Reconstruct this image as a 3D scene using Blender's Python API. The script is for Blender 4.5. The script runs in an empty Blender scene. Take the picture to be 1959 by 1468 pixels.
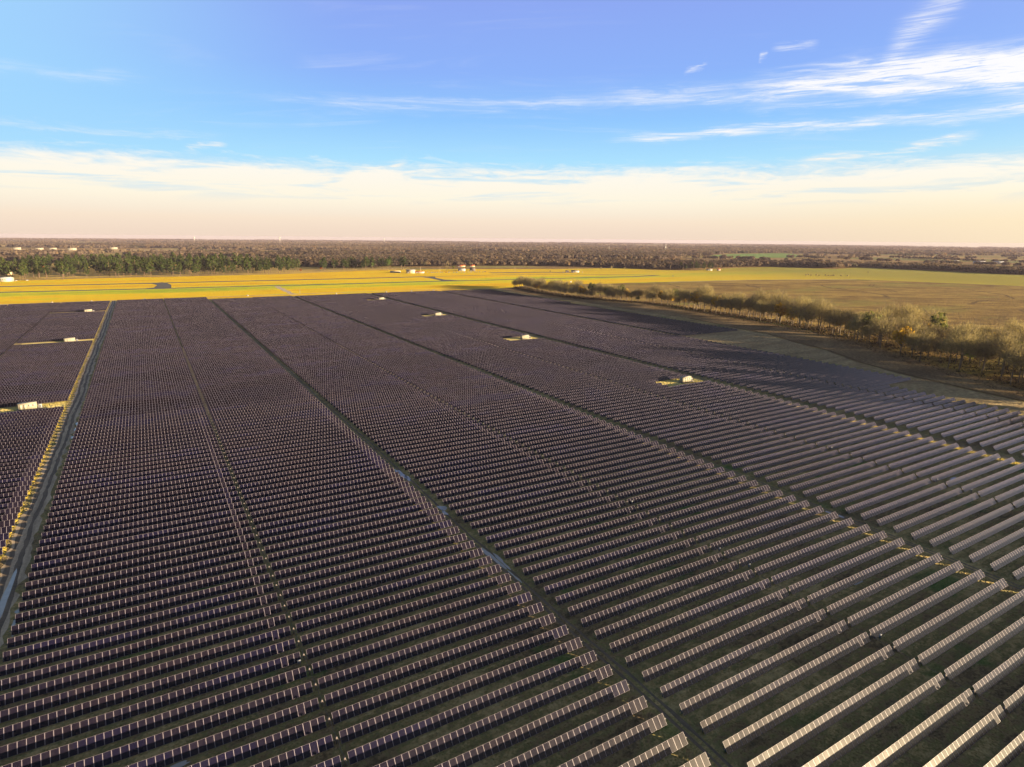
import bpy, math, random
import numpy as np
from mathutils import Matrix, Vector
R = math.radians
SC = bpy.context.scene
COL = SC.collection
rng = np.random.default_rng(7)
random.seed(7)

# ------------------------------------------------------------------ camera
ROWP = 5.02                      # distance between tracker rows
CAMZ = 85.33
YAW, PITCH, ROLL = R(30.816), R(13.31), R(0.525)
FOCAL = 1170.8                   # focal length in units of a 1959 wide picture
fw = Vector((math.sin(YAW)*math.cos(PITCH), math.cos(YAW)*math.cos(PITCH), -math.sin(PITCH)))
rt = Vector((math.cos(YAW), -math.sin(YAW), 0)); up = rt.cross(fw)
r2 = rt*math.cos(ROLL)+up*math.sin(ROLL); u2 = -rt*math.sin(ROLL)+up*math.cos(ROLL)
cd = bpy.data.cameras.new("camera"); cam = bpy.data.objects.new("camera", cd); COL.objects.link(cam)
cd.sensor_width = 36.0; cd.lens = 36.0*FOCAL/1959.0
cd.clip_start = 0.5; cd.clip_end = 80000
cam.matrix_world = Matrix(((r2.x, u2.x, -fw.x, 0), (r2.y, u2.y, -fw.y, 0), (r2.z, u2.z, -fw.z, CAMZ), (0, 0, 0, 1)))
SC.camera = cam
SC.view_settings.view_transform = 'Standard'; SC.view_settings.look = 'None'
SC.view_settings.exposure = 2.25; SC.view_settings.gamma = 1.0
SC.view_settings.use_curve_mapping = False
SC.cycles.use_denoising = True; SC.cycles.max_bounces = 6; SC.cycles.volume_bounces = 0
SC.cycles.diffuse_bounces = 3; SC.cycles.glossy_bounces = 2

# ------------------------------------------------------------------ sun
SUN_EL = R(7.4)
sh = Vector((0.755, -0.866)).normalized()
SUN = Vector((sh.x*math.cos(SUN_EL), sh.y*math.cos(SUN_EL), math.sin(SUN_EL)))
sl = bpy.data.lights.new("sun", 'SUN'); so = bpy.data.objects.new("sun", sl); COL.objects.link(so)
sl.energy = 5.0; sl.angle = R(0.53); sl.color = (1.0, 0.76, 0.44)
so.rotation_euler = (-SUN).to_track_quat('-Z', 'Y').to_euler()
so.location = (0, 0, 500)

# ------------------------------------------------------------------ node helper
class NT:
    def __init__(s, tree): s.t = tree; s.l = tree.links
    def n(s, typ, **kw):
        nd = s.t.nodes.new(typ)
        for k, v in kw.items(): setattr(nd, k, v)
        return nd
    def put(s, sock, v):
        if isinstance(v, bpy.types.NodeSocket): s.l.new(v, sock)
        elif v is not None: sock.default_value = v
    def m(s, op, a, b=None, c=None, clamp=False):
        nd = s.n('ShaderNodeMath', operation=op); nd.use_clamp = clamp
        s.put(nd.inputs[0], a); s.put(nd.inputs[1], b); s.put(nd.inputs[2], c)
        return nd.outputs[0]
    def vm(s, op, a, b=None, c=None):
        nd = s.n('ShaderNodeVectorMath', operation=op)
        s.put(nd.inputs[0], a); s.put(nd.inputs[1], b)
        if op == 'SCALE': s.put(nd.inputs['Scale'], c)
        elif c is not None: s.put(nd.inputs[2], c)
        return nd.outputs['Value'] if op in ('DOT_PRODUCT', 'LENGTH') else nd.outputs[0]
    def sep(s, v):
        nd = s.n('ShaderNodeSeparateXYZ'); s.put(nd.inputs[0], v); return nd.outputs
    def comb(s, x, y, z):
        nd = s.n('ShaderNodeCombineXYZ')
        for i, v in enumerate((x, y, z)): s.put(nd.inputs[i], v)
        return nd.outputs[0]
    def ss(s, v, a, b, lo=0.0, hi=1.0):
        nd = s.n('ShaderNodeMapRange', interpolation_type='SMOOTHSTEP')
        for i, x in enumerate((v, a, b, lo, hi)): s.put(nd.inputs[i], x)
        return nd.outputs[0]
    def mix(s, f, a, b, blend='MIX'):
        nd = s.n('ShaderNodeMix', data_type='RGBA', blend_type=blend); nd.clamp_factor = True
        s.put(nd.inputs[0], f)
        for i, v in ((6, a), (7, b)):
            if isinstance(v, (tuple, list)) and len(v) == 3: v = (*v, 1)
            s.put(nd.inputs[i], v)
        return nd.outputs[2]
    def noise(s, vec, scale, detail=4, rough=.55, dist=0.0, color=False):
        nd = s.n('ShaderNodeTexNoise'); s.put(nd.inputs['Vector'], vec)
        nd.inputs['Scale'].default_value = scale; nd.inputs['Detail'].default_value = detail
        nd.inputs['Roughness'].default_value = rough; nd.inputs['Distortion'].default_value = dist
        return nd.outputs['Color' if color else 'Fac']
    def ramp(s, fac, stops, interp='LINEAR'):
        nd = s.n('ShaderNodeValToRGB'); cr = nd.color_ramp; cr.interpolation = interp
        while len(cr.elements) < len(stops): cr.elements.new(0.5)
        for e, (p, c) in zip(cr.elements, stops):
            e.position = p; e.color = (*c, 1) if len(c) == 3 else c
        s.put(nd.inputs[0], fac); return nd.outputs[0]

# ------------------------------------------------------------------ sky
def build_world():
    w = bpy.data.worlds.new("World"); SC.world = w; w.use_nodes = True
    t = w.node_tree; t.nodes.clear(); N = NT(t)
    out = N.n('ShaderNodeOutputWorld'); bg = N.n('ShaderNodeBackground'); t.links.new(bg.outputs[0], out.inputs[0])
    sky = N.n('ShaderNodeTexSky', sky_type='NISHITA'); sky.sun_disc = False
    sky.sun_elevation = SUN_EL; sky.sun_rotation = math.atan2(sh.x, sh.y)
    sky.air_density = 1.0; sky.dust_density = 1.2; sky.ozone_density = 2.0
    d = N.vm('NORMALIZE', N.n('ShaderNodeTexCoord').outputs['Generated'])
    x, y, z = N.sep(d)
    E = N.m('MULTIPLY', N.m('ARCSINE', z), 57.29578)
    fx, fy = math.sin(YAW), math.cos(YAW)
    fwd = N.m('ADD', N.m('MULTIPLY', x, fx), N.m('MULTIPLY', y, fy))
    rgt = N.m('SUBTRACT', N.m('MULTIPLY', x, fy), N.m('MULTIPLY', y, fx))
    A = N.m('MULTIPLY', N.m('ARCTAN2', rgt, fwd), 57.29578)      # bearing, 0 = across the array
    # clear sky by elevation
    t01 = N.m('DIVIDE', N.m('MAXIMUM', E, 0.0), 30.0, clamp=True)
    k = 1.0
    clear = N.ramp(t01, [(0.0, (.87*k, .69*k, .55*k)), (0.055, (.93*k, .76*k, .60*k)), (0.13, (.66*k, .82*k, .90*k)), (0.22, (.42*k, .76*k, 1.0*k)),
                         (0.33, (.29*k, .58*k, 1.0*k)), (0.45, (.27*k, .46*k, .96*k)), (0.62, (.27*k, .40*k, .90*k)), (1.0, (.10*k, .19*k, .55*k))])
    lft = N.ss(A, -12.0, -42.0)                                   # paler, more cyan far from the sun side
    clear = N.mix(N.m('MULTIPLY', lft, N.ss(E, 3.0, 9.0, 0.0, 0.85)), clear, (.38, .70, 1.0))
    clear = N.mix(N.m('MULTIPLY', N.ss(A, 10.0, 60.0), N.ss(E, 9.0, 0.0, 0.0, 0.75)), clear, (1.0, .82, .52))
    # cloud coordinates: sky sheet seen in perspective, streaks run across
    zz = N.m('ADD', N.m('MAXIMUM', z, 0.0), 0.035)
    pl = N.comb(N.m('DIVIDE', rgt, zz), N.m('DIVIDE', fwd, zz), 0.0)
    sx, sy, _ = N.sep(pl)
    streak = N.comb(N.m('MULTIPLY', N.m('ADD', sx, N.m('MULTIPLY', sy, 0.55)), 0.30), sy, 0.0)
    fine = N.noise(streak, 2.4, 7, .62, .9)
    broad = N.noise(pl, .55, 4, .55, .6)
    ang = N.comb(N.m('MULTIPLY', A, .055), N.m('MULTIPLY', E, .42), 0.0)
    an = N.noise(ang, 1.0, 6, .6, .8)
    an2 = N.noise(N.comb(N.m('MULTIPLY', A, .16), N.m('MULTIPLY', E, .9), 3.0), 1.0, 7, .62, 1.2)
    Ew = N.m('ADD', E, N.m('MULTIPLY', N.m('SUBTRACT', an2, .5), 1.9))
    # bank of pale cloud low over the horizon
    edge = N.m('ADD', E, N.m('MULTIPLY', N.m('SUBTRACT', an, .5), 3.2))
    an3 = N.noise(N.comb(N.m('MULTIPLY', N.m('ADD', A, N.m('MULTIPLY', E, 1.2)), .30), N.m('MULTIPLY', E, 1.5), 12.0), 1.0, 8, .66, 1.0)
    edge = N.m('ADD', edge, N.m('MULTIPLY', N.m('SUBTRACT', an2, .5), 2.2))
    edge = N.m('ADD', edge, N.m('MULTIPLY', N.m('SUBTRACT', an3, .5), 2.6))
    bank = N.m('MULTIPLY', N.ss(edge, 6.6, 4.9), N.ss(E, .2, 3.0, .25, 1.0))
    gaps = N.ss(N.noise(N.comb(N.m('MULTIPLY', A, .09), N.m('MULTIPLY', E, 1.1), 9.0), 1.0, 6, .6, .8), .50, .66, 0.0, .75)
    bank = N.m('MULTIPLY', bank, N.m('SUBTRACT', 1.0, N.m('MULTIPLY', gaps, N.ss(E, 2.4, 4.0))))
    # individual cirrus streaks: bearing/elevation of both ends, thickness, strength
    total = None
    for a0, e0, a1, e1, wd, st in ((-20, 10.7, 10, 11.5, .45, .36), (8, 11.7, 24, 11.5, .55, .60), (20, 11.5, 34, 12.4, .7, .62), (24, 12.0, 50, 11.4, 1.05, .95), (34, 11.4, 52, 11.0, .9, .8),
                                   (9, 8.5, 20, 8.8, .30, .55), (18, 8.75, 44, 9.05, .42, .72), (24, 6.4, 30, 6.7, .22, .7), (29, 6.6, 35, 7.4, .25, .8),
                                   (29, 13.4, 33.5, 17.5, 1.2, .62), (20, 10.4, 32, 10.2, .35, .35), (20, 12.7, 30, 12.9, .25, .35), (26, 10.9, 38, 11.0, .25, .5), (36, 10.3, 52, 9.2, .9, .7), (-12.5, 5.6, -9.5, 6.5, .30, 1.0),
                                   (-27, 6.7, -24, 7.0, .18, .6), (14.3, 13.3, 15.9, 13.9, .16, .55), (20.0, 13.9, 20.6, 14.1, .16, .8), (21, 14.5, 24, 14.4, .18, .4),
                                   (-45, 10.5, -30, 11.4, .35, .22), (-40, 7.5, -25, 7.6, .2, .25), (55, 9, 110, 14, 2.4, .8), (70, 5, 140, 6, 1.6, .8), (80, 18, 130, 24, 2.5, .7)):
        u = N.m('DIVIDE', N.m('SUBTRACT', A, a0), a1-a0)
        line = N.m('ADD', e0, N.m('MULTIPLY', u, e1-e0))
        dd = N.m('DIVIDE', N.m('SUBTRACT', Ew, line), wd)
        g = N.m('EXPONENT', N.m('MULTIPLY', N.m('MULTIPLY', dd, dd), -1.0))
        ends = N.m('MULTIPLY', N.ss(u, -.12, .22), N.ss(u, 1.15, .8))
        v = N.m('MULTIPLY', N.m('MULTIPLY', g, ends), st)
        total = v if total is None else N.m('ADD', total, v)
    fib = N.noise(N.comb(N.m('MULTIPLY', N.m('ADD', A, N.m('MULTIPLY', E, -1.6)), .16), N.m('MULTIPLY', E, 2.6), 5.0), 1.0, 8, .68, 1.6)
    wisp = N.m('MULTIPLY', N.m('MULTIPLY', total, N.ss(fine, .30, .66, .35, 1.1)), N.ss(fib, .34, .62, .25, 1.25))
    veil = N.m('MULTIPLY', N.m('MULTIPLY', N.ss(fine, .50, .80), N.ss(broad, .42, .62)), N.ss(E, 5.0, 10.0, 0.0, .30))
    cl = N.m('ADD', wisp, veil, clamp=True)
    ccol = N.mix(N.ss(E, 4.0, 10.0), (1.0, .93, .79), (.97, .97, 1.0))
    lowc = N.ramp(N.m('DIVIDE', N.m('MAXIMUM', E, 0.0), 8.0, clamp=True), [(0.0, (.90, .72, .60)), (.18, (.96, .80, .63)), (.42, (1.0, .93, .76)), (.8, (1.0, .97, .90)), (1, (1, .98, .94))])
    lowc = N.mix(N.m('MULTIPLY', N.ss(A, 5.0, 45.0), N.ss(E, 5.0, 0.5, 0.0, .8)), lowc, (1.0, .84, .52))
    col = N.mix(bank, clear, lowc)
    col = N.mix(cl, col, ccol)
    # glow of the low sun, wide and warm
    c = N.m('MAXIMUM', N.vm('DOT_PRODUCT', d, tuple(SUN)), 0.0)
    glow = N.m('ADD', N.m('MULTIPLY', N.m('POWER', c, 3.5), .95), N.m('MULTIPLY', N.m('POWER', c, 18.0), 2.0))
    col = N.vm('ADD', col, N.vm('SCALE', (1.0, .78, .42), None, glow))
    # the physical sky takes over towards the zenith and behind the camera
    low = N.vm('SCALE', col, None, SKYK)
    nis = N.vm('SCALE', sky.outputs[0], None, 0.045)
    bw = N.n('ShaderNodeRGBToBW'); t.links.new(nis, bw.inputs[0])
    nis = N.mix(.38, nis, N.vm('SCALE', (1.05, 1.0, .92), None, bw.outputs[0]))
    fin = N.mix(N.ss(E, 20.0, 34.0), low, nis)
    behind = N.ss(N.m('ABSOLUTE', A), 70.0, 110.0, 1.0, .62)
    fin = N.vm('SCALE', fin, None, behind)
    t.links.new(fin, bg.inputs[0]); bg.inputs[1].default_value = 1.0
SKYK = 0.21
build_world()

# ------------------------------------------------------------------ mesh helpers
def mesh(name, V, faces, mats=(), midx=None, tint=None, smooth=False):
    """V (n,3); faces: list of (m,k) int arrays; midx/tint per face."""
    V = np.asarray(V, np.float32)
    me = bpy.data.meshes.new(name); me.vertices.add(len(V)); me.vertices.foreach_set('co', V.ravel())
    faces = [np.asarray(f, np.int32) for f in faces if len(f)]
    tot = np.concatenate([np.full(len(f), f.shape[1], np.int32) for f in faces])
    idx = np.concatenate([f.ravel() for f in faces])
    me.loops.add(len(idx)); me.loops.foreach_set('vertex_index', idx)
    me.polygons.add(len(tot)); st = np.zeros(len(tot), np.int32); st[1:] = np.cumsum(tot)[:-1]
    me.polygons.foreach_set('loop_start', st)
    if midx is not None: me.polygons.foreach_set('material_index', np.asarray(midx, np.int32))
    if smooth: me.polygons.foreach_set('use_smooth', np.ones(len(tot), bool))
    for m in mats: me.materials.append(m)
    if tint is not None:
        a = me.attributes.new('tint', 'FLOAT_COLOR', 'FACE')
        c = np.ones((len(tot), 4), np.float32); c[:, :3] = tint; a.data.foreach_set('color', c.ravel())
    me.update(calc_edges=True); me.validate()
    return me
class MB:
    """collects boxes, tubes, prisms into one mesh"""
    def __init__(s): s.v = []; s.q = []; s.t = []; s.qm = []; s.tm = []; s.n = 0
    def add(s, v, quads=(), tris=(), m=0):
        v = np.asarray(v, float)
        for q in quads: s.q.append([i+s.n for i in q]); s.qm.append(m)
        for q in tris: s.t.append([i+s.n for i in q]); s.tm.append(m)
        s.v.append(v); s.n += len(v)
    def box(s, c, d, m=0, rot=0.0, top=None):
        x, y, z = [a/2 for a in d]; tp = top or (1, 1)
        v = np.array([(-x, -y, -z), (x, -y, -z), (x, y, -z), (-x, y, -z), (-x*tp[0], -y*tp[1], z), (x*tp[0], -y*tp[1], z), (x*tp[0], y*tp[1], z), (-x*tp[0], y*tp[1], z)])
        if rot:
            cs, sn = math.cos(rot), math.sin(rot); v[:, :2] = v[:, :2] @ np.array([[cs, sn], [-sn, cs]])
        s.add(v+np.array(c), [(0, 3, 2, 1), (4, 5, 6, 7), (0, 1, 5, 4), (1, 2, 6, 5), (2, 3, 7, 6), (3, 0, 4, 7)], m=m)
    def tube(s, p, q, r0, r1=None, k=6, m=0):
        p, q = np.array(p, float), np.array(q, float); r1 = r0 if r1 is None else r1
        d = (q-p)/np.linalg.norm(q-p); a = np.cross(d, (0, 0, 1) if abs(d[2]) < .9 else (1, 0, 0)); a /= np.linalg.norm(a); b = np.cross(d, a)
        th = np.arange(k)*2*np.pi/k; ring = np.cos(th)[:, None]*a+np.sin(th)[:, None]*b
        v = np.concatenate([p+ring*r0, q+ring*r1, [p], [q]])
        s.add(v, [(i, (i+1) % k, k+(i+1) % k, k+i) for i in range(k)], [((i+1) % k, i, 2*k) for i in range(k)]+[(k+i, k+(i+1) % k, 2*k+1) for i in range(k)], m=m)
    def lathe(s, c, prof, k=14, m=0):
        th = np.arange(k)*2*np.pi/k; v = []
        for r, z in prof: v += [(c[0]+r*math.cos(t), c[1]+r*math.sin(t), c[2]+z) for t in th]
        s.add(v, [(j*k+i, j*k+(i+1) % k, (j+1)*k+(i+1) % k, (j+1)*k+i) for j in range(len(prof)-1) for i in range(k)], m=m)
    def mesh(s, name, mats):
        f = [np.array(s.q)] if s.q else []
        mi = list(s.qm)
        if s.t: f.append(np.array(s.t)); mi += s.tm
        return mesh(name, np.concatenate(s.v), f, mats, mi)
def link(name, me, parent=None, loc=(0, 0, 0), rotz=0.0):
    o = bpy.data.objects.new(name, me); COL.objects.link(o); o.location = loc
    if rotz: o.rotation_euler = (0, 0, rotz)
    if parent is not None: o.parent = parent
    return o
def tag(o, label=None, cat=None, group=None, kind=None):
    if label: o['label'] = label
    if cat: o['category'] = cat
    if group: o['group'] = group
    if kind: o['kind'] = kind
    return o
def thing(name, label, cat, loc=(0, 0, 0), rotz=0.0, group=None):
    o = link(name, None, None, loc, rotz); return tag(o, label, cat, group)
def copy_obj(o, parent=None):
    c = o.copy(); COL.objects.link(c)
    if parent is not None: c.parent = parent
    return c
def copy_tree(root):
    r = copy_obj(root)
    for ch in list(root.children):
        c = copy_obj(ch, r)
        for g in list(ch.children): copy_obj(g, c)
    return r

# ------------------------------------------------------------------ materials
def material(name):
    m = bpy.data.materials.new(name); m.use_nodes = True
    N = NT(m.node_tree); b = m.node_tree.nodes['Principled BSDF']
    return m, N, b
def plain(name, col, rough=.6, metal=0.0, var=.12, scale=2.0):
    m, N, b = material(name)
    tc = N.n('ShaderNodeTexCoord').outputs['Object']
    f = N.noise(tc, scale, 5)
    c = N.mix(f, tuple(v*(1-var) for v in col), tuple(min(1, v*(1+var)) for v in col))
    N.put(b.inputs['Base Color'], c); b.inputs['Roughness'].default_value = rough; b.inputs['Metallic'].default_value = metal
    return m
def pos(N): return N.n('ShaderNodeNewGeometry').outputs['Position']
def lean(N, P, b, k, scale=1.6):
    """blades and stalks stand every way: the shading normal of a grassy sheet scatters sideways"""
    nd = N.noise(P, scale, 2, .5, 0.0, True)
    v = N.vm('SCALE', N.vm('SUBTRACT', nd, (.5, .5, .5)), None, k)
    vx, vy, vz = N.sep(v)
    nrm = N.vm('NORMALIZE', N.vm('ADD', N.comb(vx, vy, 0.0), (0, 0, 1)))
    N.put(b.inputs['Normal'], nrm)
def grassy(name, stops, s_big=(.004, .012), s_small=.25, k=6.0, lscale=1.6, contrast=(.25, .75), wfine=.35):
    m, N, b = material(name); P = pos(N); x, y, z = N.sep(P)
    big = N.noise(N.comb(N.m('MULTIPLY', x, s_big[0]), N.m('MULTIPLY', y, s_big[1]), 0.0), 1.0, 6, .6, .6)
    sm = N.noise(P, s_small, 5, .65)
    f = N.m('ADD', N.m('MULTIPLY', big, 1-wfine), N.m('MULTIPLY', sm, wfine))
    f = N.ss(f, contrast[0], contrast[1])
    c = N.ramp(f, stops)
    N.put(b.inputs['Base Color'], c); b.inputs['Roughness'].default_value = .95; b.inputs['Specular IOR Level'].default_value = .1
    if k: lean(N, P, b, k, lscale)
    return m

def mat_ground():
    m, N, b = material('countryside'); P = pos(N); x, y, z = N.sep(P)
    # patchwork of fields: voronoi cells, each its own crop
    warp = N.vm('ADD', P, N.vm('SCALE', N.noise(P, .0016, 2, .5, 0, True), None, 260.0))
    vo = N.n('ShaderNodeTexVoronoi'); N.put(vo.inputs['Vector'], N.vm('MULTIPLY', warp, (1, 1, 0))); vo.inputs['Scale'].default_value = .0016
    cell = N.sep(vo.outputs['Color'])[0]
    c = N.ramp(cell, [(0.0, (.20, .13, .05)), (.3, (.24, .16, .07)), (.5, (.30, .21, .09)), (.66, (.22, .19, .06)), (.8, (.14, .17, .05)), (1, (.26, .17, .08))], 'CONSTANT')
    f = N.noise(N.vm('MULTIPLY', P, (.02, .05, 1)), 1.0, 6, .6, .4)
    c = N.mix(N.ss(f, .3, .75, 0, .5), c, (.12, .085, .04))
    f2 = N.noise(P, .6, 5, .65)
    c = N.mix(N.ss(f2, .35, .7, 0, .35), c, (.34, .24, .09))
    N.put(b.inputs['Base Color'], c); b.inputs['Roughness'].default_value = .95; b.inputs['Specular IOR Level'].default_value = .1
    lean(N, P, b, 5.0, .9)
    return m
def mat_array_ground():
    m, N, b = material('array_turf'); P = pos(N)
    big = N.noise(P, .035, 5, .6, .4); sm = N.noise(P, .55, 6, .7); mid = N.noise(N.vm('MULTIPLY', P, (.10, .30, 1)), 1.0, 5, .6)
    f = N.m('ADD', N.m('MULTIPLY', big, .40), N.m('ADD', N.m('MULTIPLY', sm, .34), N.m('MULTIPLY', mid, .26)))
    c = N.ramp(N.ss(f, .38, .62), [(0, (.11, .085, .050)), (.3, (.27, .195, .10)), (.5, (.21, .19, .075)), (.72, (.34, .26, .115)), (1, (.50, .38, .18))])
    lush = N.ss(N.noise(P, .05, 3, .5), .60, .72, 0, .8)
    c = N.mix(lush, c, (.06, .15, .035))
    N.put(b.inputs['Base Color'], c); b.inputs['Roughness'].default_value = .95; b.inputs['Specular IOR Level'].default_value = .1
    lean(N, P, b, 4.0, 2.2)
    return m
def mat_airfield():
    m, N, b = material('airfield_turf'); P = pos(N); x, y, z = N.sep(P)
    big = N.noise(N.comb(N.m('MULTIPLY', x, .0035), N.m('MULTIPLY', y, .022), 0.0), 1.0, 6, .6, .8)
    sm = N.noise(N.vm('MULTIPLY', P, (.03, .11, 1)), 1.0, 6, .65)
    # mown verges beside the taxiway are greener, the rough between is straw-orange
    verge_tint = N.m('MULTIPLY', N.ss(y, 1040, 1115), N.ss(y, 1215, 1165))
    f = N.m('ADD', N.m('MULTIPLY', big, .62), N.m('MULTIPLY', sm, .38))
    f = N.m('ADD', f, N.m('MULTIPLY', verge_tint, .17))
    c = N.ramp(N.ss(f, .34, .80), [(0, (.70, .40, .008)), (.35, (.80, .55, .010)), (.6, (.72, .58, .016)), (.8, (.52, .54, .025)), (1, (.32, .43, .03))])
    far = N.ss(x, 620, 1300)
    c = N.mix(N.m('MULTIPLY', far, .6), c, (.50, .42, .05))
    olive = N.ss(x, 1150, 1700)
    c = N.mix(N.m('MULTIPLY', olive, .75), c, (.22, .23, .055))
    N.put(b.inputs['Base Color'], c); b.inputs['Roughness'].default_value = .95; b.inputs['Specular IOR Level'].default_value = .1
    lean(N, P, b, 13.0, 1.2)
    return m
def mat_tanfield():
    m, N, b = material('stubble'); P = pos(N); x, y, z = N.sep(P)
    rot = N.comb(N.m('ADD', N.m('MULTIPLY', x, .83), N.m('MULTIPLY', y, -.55)), N.m('ADD', N.m('MULTIPLY', x, .55), N.m('MULTIPLY', y, .83)), 0.0)
    big = N.noise(N.vm('MULTIPLY', rot, (.006, .020, 1)), 1.0, 6, .62, 1.0)
    sm = N.noise(N.vm('MULTIPLY', rot, (.05, .16, 1)), 1.0, 6, .7)
    tuft = N.noise(P, .5, 4, .7)
    f = N.m('ADD', N.m('MULTIPLY', big, .42), N.m('ADD', N.m('MULTIPLY', sm, .34), N.m('MULTIPLY', tuft, .24)))
    c = N.ramp(N.ss(f, .38, .64), [(0, (.085, .055, .022)), (.3, (.175, .112, .036)), (.55, (.24, .162, .05)), (.8, (.30, .215, .06)), (1, (.38, .28, .08))])
    green = N.ss(N.noise(N.vm('MULTIPLY', P, (.004, .008, 1)), 1.0, 4, .6), .52, .68, 0, .6)
    c = N.mix(green, c, (.19, .19, .045))
    N.put(b.inputs['Base Color'], c); b.inputs['Roughness'].default_value = .95; b.inputs['Specular IOR Level'].default_value = .1
    lean(N, P, b, 6.0, .9)
    return m
def mat_panel():
    m, N, b = material('solar_glass'); P = pos(N); x, y, z = N.sep(P)
    cx = N.m('FLOOR', N.m('DIVIDE', x, 1.2605)); ry = N.m('FLOOR', N.m('ADD', N.m('DIVIDE', y, ROWP), .3))
    wn = N.n('ShaderNodeTexWhiteNoise'); wn.noise_dimensions = '2D'; N.put(wn.inputs[0], N.comb(cx, ry, 0.0))
    each = wn.outputs[0]
    batch = N.noise(N.comb(N.m('MULTIPLY', cx, .045), N.m('MULTIPLY', ry, .33), 0.0), 1.0, 2, .5)
    c = N.mix(each, (.0060, .0050, .0135), (.0098, .0080, .0165))
    c = N.mix(N.ss(batch, .56, .60, 0, .6), c, (.0055, .0050, .022))
    c = N.mix(N.ss(batch, .44, .40, 0, .5), c, (.0085, .0058, .0105))
    tone = N.noise(N.vm('MULTIPLY', P, (.010, .022, 0)), 1.0, 4, .6)
    c = N.mix(N.ss(tone, .40, .66, 0, .55), c, (.0022, .0019, .0060))
    dust = N.noise(P, .35, 5, .6)
    c = N.mix(N.ss(dust, .45, .8, 0, .18), c, (.017, .014, .018))
    N.put(b.inputs['Base Color'], c)
    N.put(b.inputs['Roughness'], N.m('ADD', .215, N.m('MULTIPLY', each, .02)))
    b.inputs['IOR'].default_value = 1.45
    b.inputs['Specular IOR Level'].default_value = .36
    return m
def see_through(m, N, b, share):
    """bare twigs let light through: part of what hits one side leaves by the other"""
    t = m.node_tree; tr = N.n('ShaderNodeBsdfTranslucent'); mx = N.n('ShaderNodeMixShader'); mx.inputs[0].default_value = share
    t.links.new(b.inputs['Base Color'].links[0].from_socket, tr.inputs[0])
    t.links.new(b.outputs[0], mx.inputs[1]); t.links.new(tr.outputs[0], mx.inputs[2])
    out = [n for n in t.nodes if n.type == 'OUTPUT_MATERIAL'][0]; t.links.new(mx.outputs[0], out.inputs[0])
def mat_tint(name, rough=.9, var=.3, scale=.15):
    m, N, b = material(name)
    a = N.n('ShaderNodeAttribute'); a.attribute_name = 'tint'
    f = N.noise(pos(N), scale, 3, .6)
    c = N.mix(N.ss(f, .3, .7, 0, var), a.outputs['Color'], (.02, .016, .012), 'MIX')
    N.put(b.inputs['Base Color'], c); b.inputs['Roughness'].default_value = rough; b.inputs['Specular IOR Level'].default_value = .15
    see_through(m, N, b, .42)
    return m
def mat_leaf(name, lo, hi, rough=.85):
    m, N, b = material(name)
    oi = N.n('ShaderNodeObjectInfo').outputs['Random']
    f = N.noise(pos(N), .35, 3, .6)
    f = N.m('ADD', N.m('MULTIPLY', oi, .55), N.m('MULTIPLY', N.ss(f, .3, .7), .45))
    N.put(b.inputs['Base Color'], N.mix(f, lo, hi)); b.inputs['Roughness'].default_value = rough; b.inputs['Specular IOR Level'].default_value = .15
    see_through(m, N, b, .42)
    return m
def mat_road(name, lo, hi, sc=.3, rough=.9):
    m, N, b = material(name); P = pos(N)
    f = N.m('ADD', N.m('MULTIPLY', N.noise(N.vm('MULTIPLY', P, (1.2, .12, 1)), sc, 6, .65), .6), N.m('MULTIPLY', N.noise(P, 1.3, 5, .7), .4))
    N.put(b.inputs['Base Color'], N.mix(N.ss(f, .3, .7), lo, hi)); b.inputs['Roughness'].default_value = rough
    return m
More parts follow.
